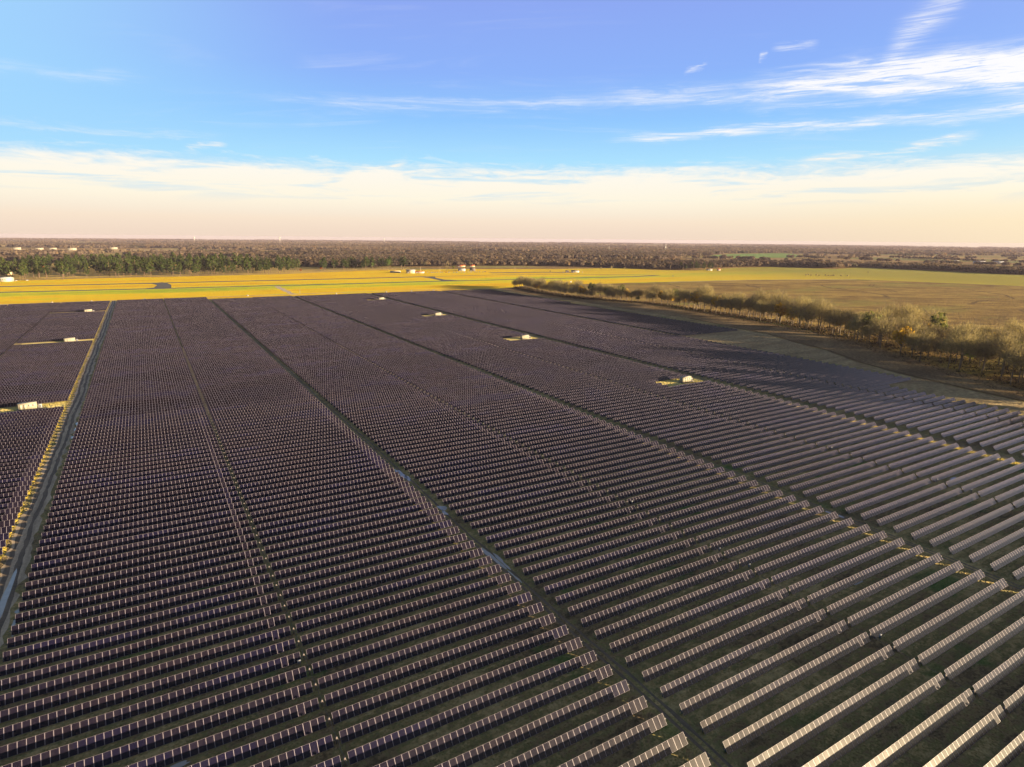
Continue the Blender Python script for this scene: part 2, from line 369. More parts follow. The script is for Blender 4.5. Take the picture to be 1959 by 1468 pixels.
M = dict(
    ground=mat_ground(), array=mat_array_ground(), air=mat_airfield(), tan=mat_tanfield(), glass=mat_panel(),
    frame=plain('aluminium_frame', (.22, .20, .255), .45, .0, .08, 3), steel=plain('galvanised_steel', (.11, .105, .11), .65, .1, .2, 4),
    darksteel=plain('dull_steel', (.12, .105, .11), .75, .0, .2, 3),
    dark=plain('dark_backsheet', (.05, .05, .055), .6), white=plain('white_paint', (.34, .33, .31), .5, 0, .05, 1.0), tan_wall=plain('tan_siding', (.50, .40, .27), .7),
    red=plain('red_roof', (.45, .10, .04), .6), grey=plain('grey_roof', (.26, .26, .28), .6), darkroof=plain('dark_roof', (.09, .075, .07), .7), glassw=plain('window_glass', (.03, .035, .045), .15),
    cream=plain('cream_container', (.25, .23, .185), .6, 0, .15, .8), boxgrey=plain('light_grey_box', (.15, .16, .19), .6),
    rubber=plain('rubber', (.02, .02, .02), .8), bluecar=plain('blue_paint', (.06, .10, .24), .3), silver=plain('silver_paint', (.45, .46, .48), .3, .3), redcar=plain('red_paint', (.35, .04, .03), .3),
    concrete=plain('concrete', (.16, .145, .11), .85, 0, .2, .6), wood=plain('weathered_wood', (.16, .12, .085), .9), hay=plain('hay', (.16, .13, .05), .95, 0, .35, 2),
    asphalt=mat_road('asphalt', (.028, .026, .026), (.05, .046, .044), .2), dirt=mat_road('wet_dirt', (.22, .165, .11), (.62, .48, .33), .35), path=mat_road('pale_gravel', (.26, .20, .12), (.42, .33, .20), .2),
    rut=mat_road('rut_mud', (.07, .053, .038), (.20, .15, .105), .5), orange=plain('orange_paint', (.75, .20, .04), .5),
    furrow=grassy('furrow_soil', [(0, (.07, .045, .02)), (1, (.15, .10, .04))], (.05, .05), .5, 3.0),
    mown=grassy('mown_straw', [(0, (.15, .11, .06)), (.4, (.28, .21, .115)), (.7, (.40, .31, .17)), (1, (.55, .43, .25))], (.015, .06), .4, 5.0, 1.5, (.3, .7), .5),
    bramble=grassy('dry_bramble', [(0, (.07, .047, .027)), (.5, (.19, .13, .068)), (1, (.36, .26, .13))], (.022, .030), .5, 4.0, 1.5, (.3, .7), .55),
    straw=grassy('sun_patch_straw', [(0, (.22, .18, .04)), (.5, (.48, .36, .06)), (1, (.68, .52, .10))], (.03, .06), .6, 9.0, 1.6),  # yellow grass tone with the sun patches at row ends painted in
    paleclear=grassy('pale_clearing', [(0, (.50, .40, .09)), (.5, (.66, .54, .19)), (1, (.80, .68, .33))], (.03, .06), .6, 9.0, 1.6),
    green=grassy('winter_wheat', [(0, (.10, .19, .045)), (1, (.16, .26, .06))], (.003, .01), .05, 5.0, .6),
    golf=grassy('park_turf', [(0, (.20, .13, .05)), (.5, (.42, .30, .09)), (1, (.55, .40, .10))], (.01, .03), .2, 5.0, 1.2),
    tanplain=grassy('tan_crop_land', [(0, (.27, .19, .10)), (1, (.40, .29, .14))], (.002, .01), .05, 5.0, .6),
    olive=grassy('olive_crop_land', [(0, (.19, .17, .06)), (1, (.28, .24, .08))], (.002, .01), .05, 5.0, .6),
    bark=plain('bark', (.12, .095, .07), .9, 0, .25, 1.5), pinebark=plain('pine_bark', (.13, .085, .055), .9, 0, .25, 1.5),
    pine=mat_leaf('pine_needles', (.018, .034, .011), (.066, .088, .020)), pinelight=mat_leaf('light_needles', (.055, .10, .018), (.09, .15, .025)),
    twig=mat_leaf('bare_twigs', (.150, .122, .068), (.33, .275, .115)), gold=mat_leaf('golden_leaves', (.34, .20, .02), (.42, .27, .03)), lime=mat_leaf('lime_leaves', (.22, .30, .02), (.27, .34, .03)),
    rust=mat_leaf('rust_leaves', (.22, .085, .02), (.30, .11, .025)), olivel=mat_leaf('olive_leaves', (.085, .095, .028), (.15, .15, .038)),
    wood_far=mat_tint('winter_wood'), brush=mat_tint('brushwood'),
)
def mat_water():
    m, N, b = material('puddle_water'); b.inputs['Base Color'].default_value = (.10, .11, .12, 1); b.inputs['Roughness'].default_value = .08
    b.inputs['IOR'].default_value = 1.33; b.inputs['Specular IOR Level'].default_value = .5
    f = N.noise(pos(N), .6, 3); N.put(b.inputs['Base Color'], N.mix(f, (.34, .32, .31), (.50, .48, .47)))
    return m
M['water'] = mat_water()

# ------------------------------------------------------------------ ground sheets
def sheet(name, poly, z, mat, jitter=0.0, step=20.0, kind='structure'):
    pts = []
    for i in range(len(poly)):
        a, b = np.array(poly[i], float), np.array(poly[(i+1) % len(poly)], float)
        n = max(1, int(np.linalg.norm(b-a)/step)) if jitter else 1
        d = (b-a)/max(1e-6, np.linalg.norm(b-a)); nn = np.array([-d[1], d[0]])
        for k in range(n): pts.append(a+(b-a)*k/n+(nn*rng.normal(0, jitter) if jitter and k else 0))
    me = bpy.data.meshes.new(name); me.from_pydata([(p[0], p[1], z) for p in pts], [], [list(range(len(pts)))])
    me.materials.append(mat); me.update()
    if me.polygons[0].normal.z < 0: me.flip_normals()
    o = link(name, me); o['kind'] = kind; return o
def ribbon(name, pts, w, z, mat, jitter=0.0):
    L, Rr = [], []
    for i, p in enumerate(pts):
        a = np.array(pts[max(0, i-1)], float); b = np.array(pts[min(len(pts)-1, i+1)], float); d = (b-a)/np.linalg.norm(b-a); n = np.array([-d[1], d[0]])
        ww = (w[i] if hasattr(w, '__len__') else w)/2
        L.append(np.array(p)+n*(ww+rng.normal(0, jitter)) if jitter else np.array(p)+n*ww); Rr.append(np.array(p)-n*(ww+rng.normal(0, jitter)) if jitter else np.array(p)-n*ww)
    V = [(*p, z) for p in L]+[(*p, z) for p in Rr]; n = len(pts)
    F = [(i, n+i, n+i+1, i+1) for i in range(n-1)]
    me = mesh(name, V, [F], [mat])
    if me.polygons[0].normal.z < 0: me.flip_normals()
    o = link(name, me); o['kind'] = 'structure'; return o
def dense(pts, step):
    out = []
    for a, b in zip(pts[:-1], pts[1:]):
        a, b = np.array(a, float), np.array(b, float); n = max(1, int(np.linalg.norm(b-a)/step))
        out += [tuple(a+(b-a)*k/n) for k in range(n)]
    return out+[tuple(pts[-1])]

th = np.linspace(0, 2*np.pi, 97)[:-1]
gv = [(0, 0, 0)]+[(16000*math.cos(t), 16000*math.sin(t), 0) for t in th]
g = link('ground', mesh('ground', gv, [[(0, 1+i, 1+(i+1) % 96) for i in range(96)]], [M['ground']])); g['kind'] = 'structure'

HEDGE = [(565, 950), (548, 850), (542, 783), (550, 722), (590, 635), (586, 542), (574, 468), (568, 410), (540, 323), (522, 286), (476, 219), (458, 179), (436, 144), (425, 90), (420, 20)]
DITCH = [(528, 940), (520, 860), (516, 794), (526, 703), (520, 596), (524, 539), (522, 490), (506, 411), (500, 370), (478, 321), (466, 287), (440, 246), (426, 209), (418, 176), (412, 144), (404, 90), (400, 20)]
ARR = [(-420, -20), (400, -20), (404, 90), (412, 144), (418, 176), (426, 209), (440, 246), (466, 287), (478, 321), (500, 370), (506, 411), (522, 490), (524, 539), (520, 596), (526, 703), (516, 794), (520, 860), (528, 937), (-420, 974)]
sheet('array_ground', ARR, .004, M['array'], .5, 12)
AIR = [(-900, 978), (528, 941), (575, 960), (620, 985), (947, 950), (1179, 924), (1435, 836), (1552, 556), (1680, 380), (2150, 560), (2090, 751), (2129, 1039), (2115, 1234), (1920, 1188), (1831, 1375), (1636, 1365), (1384, 1284), (1285, 1353), (1268, 1480), (1063, 1500), (885, 1560), (718, 1600), (516, 1610), (370, 1560), (285, 1519), (63, 1502), (-86, 1507), (-184, 1481), (-500, 1440), (-900, 1400)]
sheet('airfield_grass', AIR, .004, M['air'], 3, 30)
TAN = [(575, 958), (556, 880), (550, 800), (556, 722), (596, 635), (592, 542), (580, 468), (574, 410), (546, 323), (528, 286), (482, 219), (464, 179), (442, 144), (426, 20), (1000, -40), (1650, 330), (1545, 554), (1428, 830), (1175, 917), (945, 943)]
sheet('stubble_field', TAN, .006, M['tan'], 2, 25)
sheet('bramble_strip', DITCH[:-1]+HEDGE[::-1][1:], .008, M['bramble'], 1.5, 12)
# dark furrow between the mown strip and the brambles
ribbon('ditch', [(a[0]+2.5, a[1]) for a in dense(DITCH[6:], 14)], 3.2, .012, M['furrow'], .5)
MOWN = [(416, 397), (500, 410), (498, 370), (476, 321), (464, 287), (438, 246), (424, 209), (416, 176), (410, 144), (402, 90), (398, 20), (384, 20), (386, 200), (421, 205), (421, 300), (418, 380)]
sheet('mown_strip', MOWN, .010, M['mown'], 1.0, 10)
ribbon('perimeter_path', dense([(528, 935), (515, 860), (510, 794), (522, 703), (509, 596), (512, 539), (516, 500)], 12), 6.0, .012, M['mown'], .7)
ribbon('perimeter_path', dense([(-420, 986), (-48, 980), (77, 980), (192, 981), (449, 972), (520, 950)], 15), 6.0, .010, M['path'], .8)
# airfield pavements
ribbon('runway', dense([(-900, 1330), (-208, 1321), (365, 1304), (553, 1306)], 60), 21, .012, M['asphalt'])
ribbon('taxiway', dense([(-900, 1226), (-188, 1190), (29, 1174), (323, 1160), (533, 1157), (756, 1140), (1009, 1124), (1100, 1140)], 60), 17, .012, M['asphalt'])
ribbon('taxiway', [(16, 1172), (26, 1200), (30, 1260), (24, 1300), (10, 1318)], [44, 26, 22, 26, 50], .016, M['asphalt'])
ribbon('taxiway', [(545, 1155), (538, 1200), (545, 1260), (552, 1310)], [46, 18, 16, 40], .016, M['asphalt'])
ribbon('taxiway', dense([(553, 1306), (760, 1310), (900, 1280), (1060, 1180), (1100, 1140)], 40), 10, .016, M['asphalt'])
ribbon('apron', dense([(760, 1390), (900, 1372), (980, 1330)], 30), [30, 34, 40][0], .014, M['asphalt'])
ribbon('dirt_track', dense([(200, 1148), (197, 1080), (194, 1010), (194, 972)], 12), 9, .014, M['dirt'], .8)
ribbon('field_track', dense([(947, 947), (1179, 921), (1432, 833)], 25), 7, .012, M['path'], .8)
sheet('park_ground', [(-340, 1478), (-184, 1484), (-86, 1510), (63, 1505), (285, 1522), (380, 1562), (520, 1616), (640, 1620), (660, 1700), (380, 1780), (300, 2000), (0, 2250), (-340, 2350)], .010, M['golf'], 4, 40)
ribbon('park_road', dense([(-330, 1500), (-200, 1515), (-90, 1530), (60, 1545), (200, 1560)], 25), 12, .016, M['asphalt'], .8)
ribbon('park_road', dense([(-300, 1600), (-120, 1620), (120, 1600), (280, 1600)], 25), 9, .016, M['asphalt'], .8)
ribbon('park_road', dense([(380, 1640), (450, 1690), (620, 1700), (700, 1660)], 25), 12, .016, M['asphalt'], .8)
# green and tan openings in the woods far off
sheet('green_field', [(2560, 2130), (2720, 2110), (3020, 2120), (3680, 2500), (4000, 2900), (3500, 2850), (2900, 2620)], .02, M['green'], 12, 80)
sheet('green_field', [(1650, 3300), (2150, 3050), (2400, 3500), (1900, 3900)], .02, M['green'], 12, 80)
sheet('tan_field', [(-900, 4000), (-330, 4000), (-60, 3980), (150, 3700), (190, 4500), (-350, 4700), (-1100, 4600)], .02, M['tanplain'], 12, 80)
sheet('tan_field', [(1130, 3080), (1500, 2950), (1560, 3200), (1180, 3400)], .02, M['tanplain'], 10, 80)
sheet('tan_field', [(2260, 1330), (2560, 1180), (2800, 1400), (2480, 1560)], .02, M['tanplain'], 10, 80)
sheet('olive_field', [(110, 2560), (420, 2400), (480, 2700), (120, 2950)], .02, M['olive'], 10, 80)
sheet('olive_field', [(1120, 2020), (1420, 1850), (1560, 2050), (1200, 2280)], .02, M['olive'], 10, 80)
sheet('olive_field', [(800, 1800), (1050, 1720), (1090, 1600), (880, 1640)], .02, M['olive'], 6, 60)
FIELDS = [[(2560, 2130), (2720, 2110), (3020, 2120), (3680, 2500), (4000, 2900), (3500, 2850), (2900, 2620)], [(1650, 3300), (2150, 3050), (2400, 3500), (1900, 3900)],
          [(-900, 4000), (-330, 4000), (-60, 3980), (150, 3700), (190, 4500), (-350, 4700), (-1100, 4600)], [(1130, 3080), (1500, 2950), (1560, 3200), (1180, 3400)],
          [(2260, 1330), (2560, 1180), (2800, 1400), (2480, 1560)], [(110, 2560), (420, 2400), (480, 2700), (120, 2950)], [(1120, 2020), (1420, 1850), (1560, 2050), (1200, 2280)], [(3000, 3450), (3200, 3350), (3300, 3600), (3080, 3700)]]
# ditches and wheel tracks in the stubble field
for pts, w in (([(1036, 828), (1015, 800), (994, 765), (985, 750)], 9), ([(1180, 760), (1140, 725), (1110, 690), (1100, 660)], 4), ([(1120, 690), (1098, 650), (1080, 606), (1050, 560), (991, 522)], 6),
               ([(1290, 720), (1230, 690), (1190, 640), (1130, 590)], 2.2), ([(1296, 716), (1236, 686), (1196, 636), (1136, 586)], 2.2), ([(900, 900), (880, 870), (860, 830)], 5), ([(905, 300), (940, 320), (985, 350)], 5),
               ([(1330, 560), (1250, 470), (1180, 430)], 5), ([(760, 700), (820, 690), (880, 660)], 4), ([(1010, 420), (1090, 440), (1160, 430)], 5), ([(800, 430), (860, 400), (960, 390)], 4)):
    ribbon('furrow', dense(pts, 6), w, .012, M['furrow'], w*.28)
# service roads in the array
road = [(x_+.35*math.sin(y_*.021)+.2*math.sin(y_*.083), y_) for x_, y_ in dense([(-37.4, -20), (-37.4, 976)], 3)]
ribbon('dirt_road', road, 5.2, .008, M['dirt'], .42)
for off in (-1.3, 1.0): ribbon('wheel_rut', [(p[0]+off+.25*math.sin(p[1]*.05)+.12*math.sin(p[1]*.19), p[1]) for p in road], 1.15, .012, M['rut'], .16)
for cx, a, b in ((74.5, -20, 930), (183.8, -20, 930), (297, -20, 930)):
    for off in (-.75, .75):
        ribbon('wheel_rut', [(cx-.3+off+.35*math.sin(y*.037+cx)+.2*math.sin(y*.11), y) for y in np.arange(a, b, 4.0)], .65, .010, M['rut'], .10)
ribbon('verge_tint', dense([(-44.2, -20), (-44.2, 974)], 3), 6.0, .008, M['straw'], .35)  # sunlight on the grass at the row ends, painted as a yellow strip
for xv, wv in ((292.6, 2.4),): ribbon('verge_tint', dense([(xv-1.6, -20), (xv-1.6, 925)], 1.5), wv, .008, M['straw'], .5)  # same painted sunlight along the row ends of the third aisle
def puddle(x, y, lx, ly, seed):
    r_ = np.random.default_rng(seed); n = 22; t = np.arange(n)*2*np.pi/n
    rr = 1+.28*np.sin(2*t+r_.uniform(0, 6))+.18*np.sin(3*t+r_.uniform(0, 6))+.12*np.sin(5*t+r_.uniform(0, 6))
    V = [(x+lx*a*math.cos(b), y+ly*a*math.sin(b), .016) for a, b in zip(rr, t)]
    me = bpy.data.meshes.new('puddle'); me.from_pydata(V, [], [list(range(n))]); me.materials.append(M['water']); me.update()
    o = link('puddle', me); o['kind'] = 'structure'
for i, a in enumerate(((74.2, 203, 1.1, 3.6), (74.9, 199, .8, 2.2), (73.6, 207, .4, 3.0), (75.2, 169.5, 1.0, 2.4), (74.4, 166, .8, 1.6), (74.0, 134, .75, 5.6), (75.2, 131, .5, 4.4), (74.3, 122, .3, 3.0), (-37.2, 176, .9, 9.5),
                       (-33.9, 336, .6, 3.2), (-34.0, 327, .5, 2.2), (-34.0, 314, .6, 2.0), (-33.6, 167, .5, 1.3), (-33.5, 162, .5, 1.6), (-33.2, 157.5, .4, 1.2), (182.4, 104, .7, 1.5), (183.0, 101, .4, 1.2), (220, 112, 2.4, .7), (232, 107, 2.6, .6), (250, 99, 3.0, .7), (258, 108, 2.0, .5), (246, 88, 2.2, .6),
                       (40, 64, 3, .6), (26, 88, 1.6, .5), (8, 79, 2.2, .6), (-4, 100, 2, .5), (150, 76, 2.6, .6), (160, 112, 2.0, .5))):
    puddle(*a, 100+i)

# ------------------------------------------------------------------ solar trackers
CH, TILT, ZC = 2.0, R(48), 1.057
ct, st_ = math.cos(TILT), math.sin(TILT)
def prow(n): return (18.31-n)*ROWP-CH/2*ct            # y of the table axis in row n
COLS = {-3: (-197.5, -146.5), -2: (-145.5, -94.0), -1: (-92.8, -41.4), 1: (-33.3, 19.2), 2: (20.5, 72.3), 3: (76.5, 128.2), 4: (129.5, 181.1), 5: (186.3, 238.0), 6: (239.3, 292.4),
        7: (300.6, 355.2), 8: (356.6, 412.4), 9: (417.2, 442.6), 10: (443.9, 492.0)}
COLS = {k: v for k, v in COLS.items()}
FARN = {-3: -172, -2: -173, -1: -173, 1: -174, 2: -174, 3: -166, 4: -168, 5: -167, 6: -167, 7: -167, 8: -167, 9: -166, 10: -164}
def inside(x, y, mx=.10, my=.14):
    """is a ground point within the picture (with a margin)?"""
    d = Vector((x, y, 1.4-CAMZ)); z = d.dot(fw)
    if z < 5: return False
    return abs(d.dot(r2)/z) < .8366*(1+mx) and -0.6269*(1+my) < d.dot(u2)/z
tables = []
for c, (x0, x1) in COLS.items():
    for n in range(FARN[c], 20):
        if c in (9, 10) and n > -61: continue
        a, b = x0, x1
        if c == 8:
            if n > -21: b = 379.6
            elif n < -61: b = 409.5
        if c == 10: b = 492 if n > -118 else 500
        if c < 0 and n in (-56, -57, -58, -102, -103, -104, -148, -149, -150) and c == -1: continue
        if c == -2 and n in (-56, -57, -58): b = -118.0
        if c == 6 and n in (-33, -34, -35, -70, -71, -72, -73, -107, -108, -109, -110, -147, -148, -149, -150): b = 261.3
        y = prow(n)
        xs = np.linspace(a, b, 9); vis = [inside(x, y) for x in xs]
        if not any(vis) and not any(inside(x, y, .45 if c > 3 else .25, .55) for x in xs): continue
        invis = any(inside(x, y, 0.0, -.002) for x in np.linspace(a, b, 25))
        cxm = (a+b)/2
        vx = [x for x in np.linspace(a, b, 25) if inside(x, y, 0, 0)] or [cxm]
        dist = min(math.hypot(x, y) for x in vx) if invis else 1e9
        tables.append(dict(c=c, n=n, a=a, b=b, y=y, d=dist, w=len(vx)/25 if invis else 0))
size = lambda t: t['w']*(t['b']-t['a'])/(t['d']**2)
tables.sort(key=size, reverse=True)
near = [t for t in tables if t['w'] > 0][:298]
nid = set(id(t) for t in near)
rest = [t for t in tables if id(t) not in nid]

def table_arrays(a, b, npan, yc, pt, inset=.043, edge=.015):
    """verts, quads, material slots of one table top: glass panes and frame strips butt edge to edge"""
    p = (b-a)/npan; s0, s1, s2, s3 = -CH/2, -CH/2+edge, CH/2-edge, CH/2
    xa = a+np.arange(npan)*p+inset; xb = a+np.arange(1, npan+1)*p-inset
    L = np.r_[a, xb]; Rr = np.r_[xa, b]                     # frame strips between the panes
    xl = np.r_[xa, L, [a, a]]; xr = np.r_[xb, Rr, [b, b]]; n = len(xl)
    lo = np.r_[np.full(n-2, s1), s0, s2]; hi = np.r_[np.full(n-2, s2), s1, s3]
    V = np.empty((n, 4, 3))
    for k, (xx, ss) in enumerate(((xl, lo), (xr, lo), (xr, hi), (xl, hi))):
        for q in range(n): V[q, k] = pt(xx[q], ss[q], 0.0)
    m = [0]*npan+[1]*(n-npan)
    W = np.array([pt(x, sv, h) for h in (-.035, 0.0) for x, sv in ((a, s0), (b, s0), (b, s3), (a, s3))])
    F = np.array([(0, 3, 2, 1), (0, 1, 5, 4), (1, 2, 6, 5), (2, 3, 7, 6), (3, 0, 4, 7)])+4*n
    return np.concatenate([V.reshape(-1, 3), W]), np.concatenate([np.arange(4*n).reshape(-1, 4), F]), m+[2, 1, 1, 1, 1]
def panel_mesh(p):
    """one framed panel, centred on its own axis"""
    V, Q, m = table_arrays(-p/2+.012, p/2-.012, 1, 0, lambda x, sv, h: (x, sv*ct-h*st_, sv*st_+h*ct), .034)
    return mesh('solar_panel', V, [Q], [M['glass'], M['frame'], M['dark']], m)
def row_mesh(L, npan):
    """all the panels of a distant table"""
    V, Q, m = table_arrays(-L/2, L/2, npan, 0, lambda x, sv, h: (x, sv*ct-h*st_, ZC+sv*st_+h*ct), .036)
    return mesh('panel_row', V, [Q], [M['glass'], M['frame'], M['dark']], m)
_cache = {}
def cached(key, fn):
    if key not in _cache: _cache[key] = fn()
    return _cache[key]
def tube_mesh(L):
    mb = MB(); mb.tube((-L/2-.42, .10, ZC-.12), (L/2+.42, .10, ZC-.12), .075, k=8); return mb.mesh('torque_tube', [M['steel']])
def post_mesh():
    mb = MB(); z = ZC-.2
    mb.box((0, .10, z/2), (.15, .012, z)); mb.box((-.075, .10, z/2), (.012, .13, z)); mb.box((.075, .10, z/2), (.012, .13, z)); mb.box((0, .10, z+.02), (.22, .22, .05)); return mb.mesh('support_post', [M['steel']])
POST = post_mesh()
ORD1 = 'first second third fourth fifth sixth seventh eighth ninth tenth eleventh twelfth thirteenth fourteenth fifteenth sixteenth seventeenth eighteenth nineteenth'.split()
TENS = {2: ('twenty', 'twentieth'), 3: ('thirty', 'thirtieth'), 4: ('forty', 'fortieth'), 5: ('fifty', 'fiftieth'), 6: ('sixty', 'sixtieth'), 7: ('seventy', 'seventieth'), 8: ('eighty', 'eightieth'), 9: ('ninety', 'ninetieth')}
def ordinal(k):
    if k < 20: return ORD1[k-1]
    t, u = divmod(k, 10); return TENS[t][1] if u == 0 else f"{TENS[t][0]}-{ORD1[u-1]}"
BLOCK = {-3: 'far beyond the rutted dirt road', -2: 'well beyond the rutted dirt road', -1: 'left of the rutted dirt road', 1: 'between dirt road and first cable gap', 2: 'between first cable gap and puddled aisle',
         3: 'between puddled aisle and second cable gap', 4: 'between second cable gap and second aisle', 5: 'between second aisle and third cable gap', 6: 'between third cable gap and third aisle', 7: 'just past the third aisle', 8: 'last block before the mown strip', 9: '', 10: ''}
order = {}
for c in COLS:
    inn = sorted([t for t in tables if t['c'] == c and t['w'] > 0], key=lambda t: t['d'] and -t['n'])
    for i, t in enumerate(inn): order[id(t)] = i+1
NPANEL = 46
for i, t in enumerate(near):
    L = t['b']-t['a']; npan = round(L/1.2605); p = L/npan; cxm = (t['a']+t['b'])/2
    lab = f"dark solar tracker, {ordinal(order[id(t)])} row up from photo's bottom, {BLOCK[t['c']]}"
    root = thing('solar_tracker', lab, 'solar tracker', (cxm, t['y'], 0), 0, 'solar tracker tables of the array')
    link('torque_tube', cached(('tube', round(L, 2)), lambda: tube_mesh(L)), root)
    if i < NPANEL:
        pm = cached(('pan', round(p, 4)), lambda: panel_mesh(p))
        for k in range(npan):
            o = link('solar_panel', pm, root, (-L/2+p*(k+.5), 0, ZC)); o.rotation_euler = (rng.normal(0, .0025), rng.normal(0, .001), 0)
    else:
        link('panel_row', cached(('row', round(L, 2)), lambda: row_mesh(L, npan)), root).rotation_euler = (rng.normal(0, .0015), 0, 0)
    npo = 8 if i < NPANEL else 2
    for k in range(npo): link('support_post', POST, root, (-L/2+.25+(L-.5)*k/(npo-1), 0, 0))
# every farther table: one mass of rows
V, Q, mi, nv = [], [], [], 0
for t in rest:
    a, b = t['a'], t['b']; npan = round((b-a)/1.2605); p = (b-a)/npan; yc = t['y']; dt = rng.normal(0, .004)
    c_, s_ = math.cos(TILT+dt), math.sin(TILT+dt)
    def pt(x, s, h): return (x, yc+s*c_-h*s_, ZC+s*s_+h*c_)
    v, f, m_ = table_arrays(a, b, npan, yc, pt, .024 if yc > 330 else .031)
    V.append(v); Q.append(f+nv); mi += m_; nv += len(v)
    for xe in (a+.25, b-.25):
        bx = MB(); bx.box((xe, yc+.1, .58), (.15, .13, 1.16)); V.append(np.concatenate(bx.v)); Q.append(np.array(bx.q)+nv); mi += [3]*6; nv += 8
o = link('distant_trackers', mesh('distant_trackers', np.concatenate(V), [np.concatenate(Q)], [M['glass'], M['frame'], M['dark'], M['steel']], mi))
tag(o, 'rows upon rows of solar trackers receding towards the airfield', 'solar trackers', 'solar tracker tables of the array', 'stuff')

# drive lines across the rows in the narrow gaps
gear = MB(); gear.box((0, .1, .62), (.13, .13, 1.24)); gear.box((0, .1, 1.26), (.30, .34, .34)); gear.tube((-.62, .1, ZC-.12), (.62, .1, ZC-.12), .07, k=8)
gear.box((.22, -.25, .62), (.05, .05, 1.24)); GEAR = gear.mesh('gearbox', [M['darksteel']])
for x, nm, far_n, lim in ((19.85, 'first', -174, 30), (128.85, 'second', -166, 30), (238.65, 'third', -167, 24), (355.9, 'fourth', -167, 0)):
    ns = [n for n in range(far_n, 18) if inside(x, prow(n), .02, .1)]
    root = thing('drive_line', {'first': 'thin steel drive shaft crossing the rows, right of the dirt road block', 'second': 'reddish steel drive shaft crossing the rows past the puddled aisle', 'third': 'steel drive shaft in the cable gap past the second aisle', 'fourth': 'far drive shaft crossing rows near the mown strip'}[nm], 'drive line', (x, 0, 0))
    mb = MB(); ys = [prow(n) for n in ns]
    for n in ns[:-1]:
        y0, y1 = prow(n+1), prow(n); mb.tube((.22, y0-.1, 1.05), (.05, y0+2.4, .86), .035, k=5); mb.tube((.05, y0+2.4, .86), (.22, y1-.4, 1.05), .035, k=5)
    link('drive_shaft', mb.mesh('drive_shaft', [M['darksteel']]), root)
    for n in sorted(ns, reverse=True)[:90]: link('gearbox', GEAR, root, (0, prow(n), 0))

# white combiner boxes on posts
def combiner():
    root = thing('combiner_box', 'box', 'electrical box', (0, 0, 0), 0, 'combiner boxes in the cable gaps')
    mb = MB(); mb.box((0, 0, 1.0), (.62, .28, .75)); mb.box((0, -.155, 1.0), (.55, .02, .67)); mb.box((0, 0, 1.40), (.68, .34, .04)); link('cabinet', mb.mesh('cabinet', [M['boxgrey']]), root)
    for s in (-.25, .25):
        mb = MB(); mb.tube((s, 0, 0), (s, 0, .62), .04); link('post', mb.mesh('post', [M['steel']]), root)
    return root
cb = combiner()
for i, (x, y, lab) in enumerate(((18.6, 116.5, 'white electrical box in the gap beside the dirt road block'), (130.6, 61.5, 'white electrical box low in the second cable gap, the one closest to the camera'), (130.6, 142.5, 'small white box in the second cable gap, farthest up of three'), (130.6, 106, 'white electrical box in the second cable gap, second from the top'), (130.6, 96, 'white electrical box in the second cable gap, third from the top'),
                                 (240.6, 142.5, 'white electrical box in the third cable gap, farthest of three'), (240.9, 102, 'white electrical box in the third cable gap, middle of three'), (241, 91, 'white electrical box in the third cable gap, lowest of three'))):
    o = cb if i == 0 else copy_tree(cb); o.location = (x, y-1.6, 0); o['label'] = lab

# inverter stations: white container on a concrete pad
def inverter():
    root = thing('inverter_station', 'x', 'inverter station', (0, 0, 0), 0, 'white inverter stations in the array')
    mb = MB(); mb.box((.8, 0, .15), (10.5, 4.0, .3)); link('concrete_pad', mb.mesh('concrete_pad', [M['concrete']]), root)
    mb = MB(); mb.box((0, 0, 1.85), (7.4, 2.5, 2.9)); mb.box((0, 0, 3.33), (7.55, 2.65, .1))
    for k in range(18): mb.box((-3.4+k*.4, -1.27, 1.85), (.12, .05, 2.6)); 
    link('container', mb.mesh('container', [M['cream']]), root)
    for k in (-2.6, -.9):
        mb = MB(); mb.box((k, -1.315, 1.65), (1.1, .05, 2.2)); link('door', mb.mesh('door', [M['cream']]), root)
    for k in (.9, 2.6):
        mb = MB(); mb.box((k, -1.315, 2.2), (.9, .05, .9))
        for j in range(5): mb.box((k, -1.35, 1.85+j*.17), (.8, .03, .05), 1)
        link('vent', mb.mesh('vent', [M['grey'], M['dark']]), root)
    mb = MB(); mb.box((4.9, .2, 1.15), (1.5, 1.6, 1.7)); 
    for k in range(6): mb.box((4.3+k*.24, -.75, 1.1), (.06, .3, 1.3))
    link('transformer', mb.mesh('transformer', [M['grey']]), root)
    return root
inv = inverter()
SK = ((-57, -57, 'white inverter station left of the dirt road, in the grassy strip closest to camera'), (-57.5, -103, 'white inverter station left of the dirt road, middle one of three'), (-58, -149, 'white inverter station left of the dirt road, farthest of three'),
      (281, -34, 'white inverter station in the sunlit clearing lowest down, right of centre'), (281, -71.5, 'white inverter station in the second clearing up, right of centre'), (281, -108.5, 'white inverter station in the third clearing up from the bottom'), (284, -148.5, 'white inverter station in the farthest clearing below the airfield grass'))
for i, (x, n, lab) in enumerate(SK):
    o = inv if i == 0 else copy_tree(inv); o.location = (x, (18.31-n)*ROWP-.6, 0); o['label'] = lab
    sheet('clearing', [(x-32 if x < 0 else 262.5, (18.31-n)*ROWP-8.0), (-42 if x < 0 else 294, (18.31-n)*ROWP-8.0), (-42 if x < 0 else 294, (18.31-n)*ROWP+8.0), (x-32 if x < 0 else 262.5, (18.31-n)*ROWP+8.0)], .012, M['paleclear'], .3, 3)
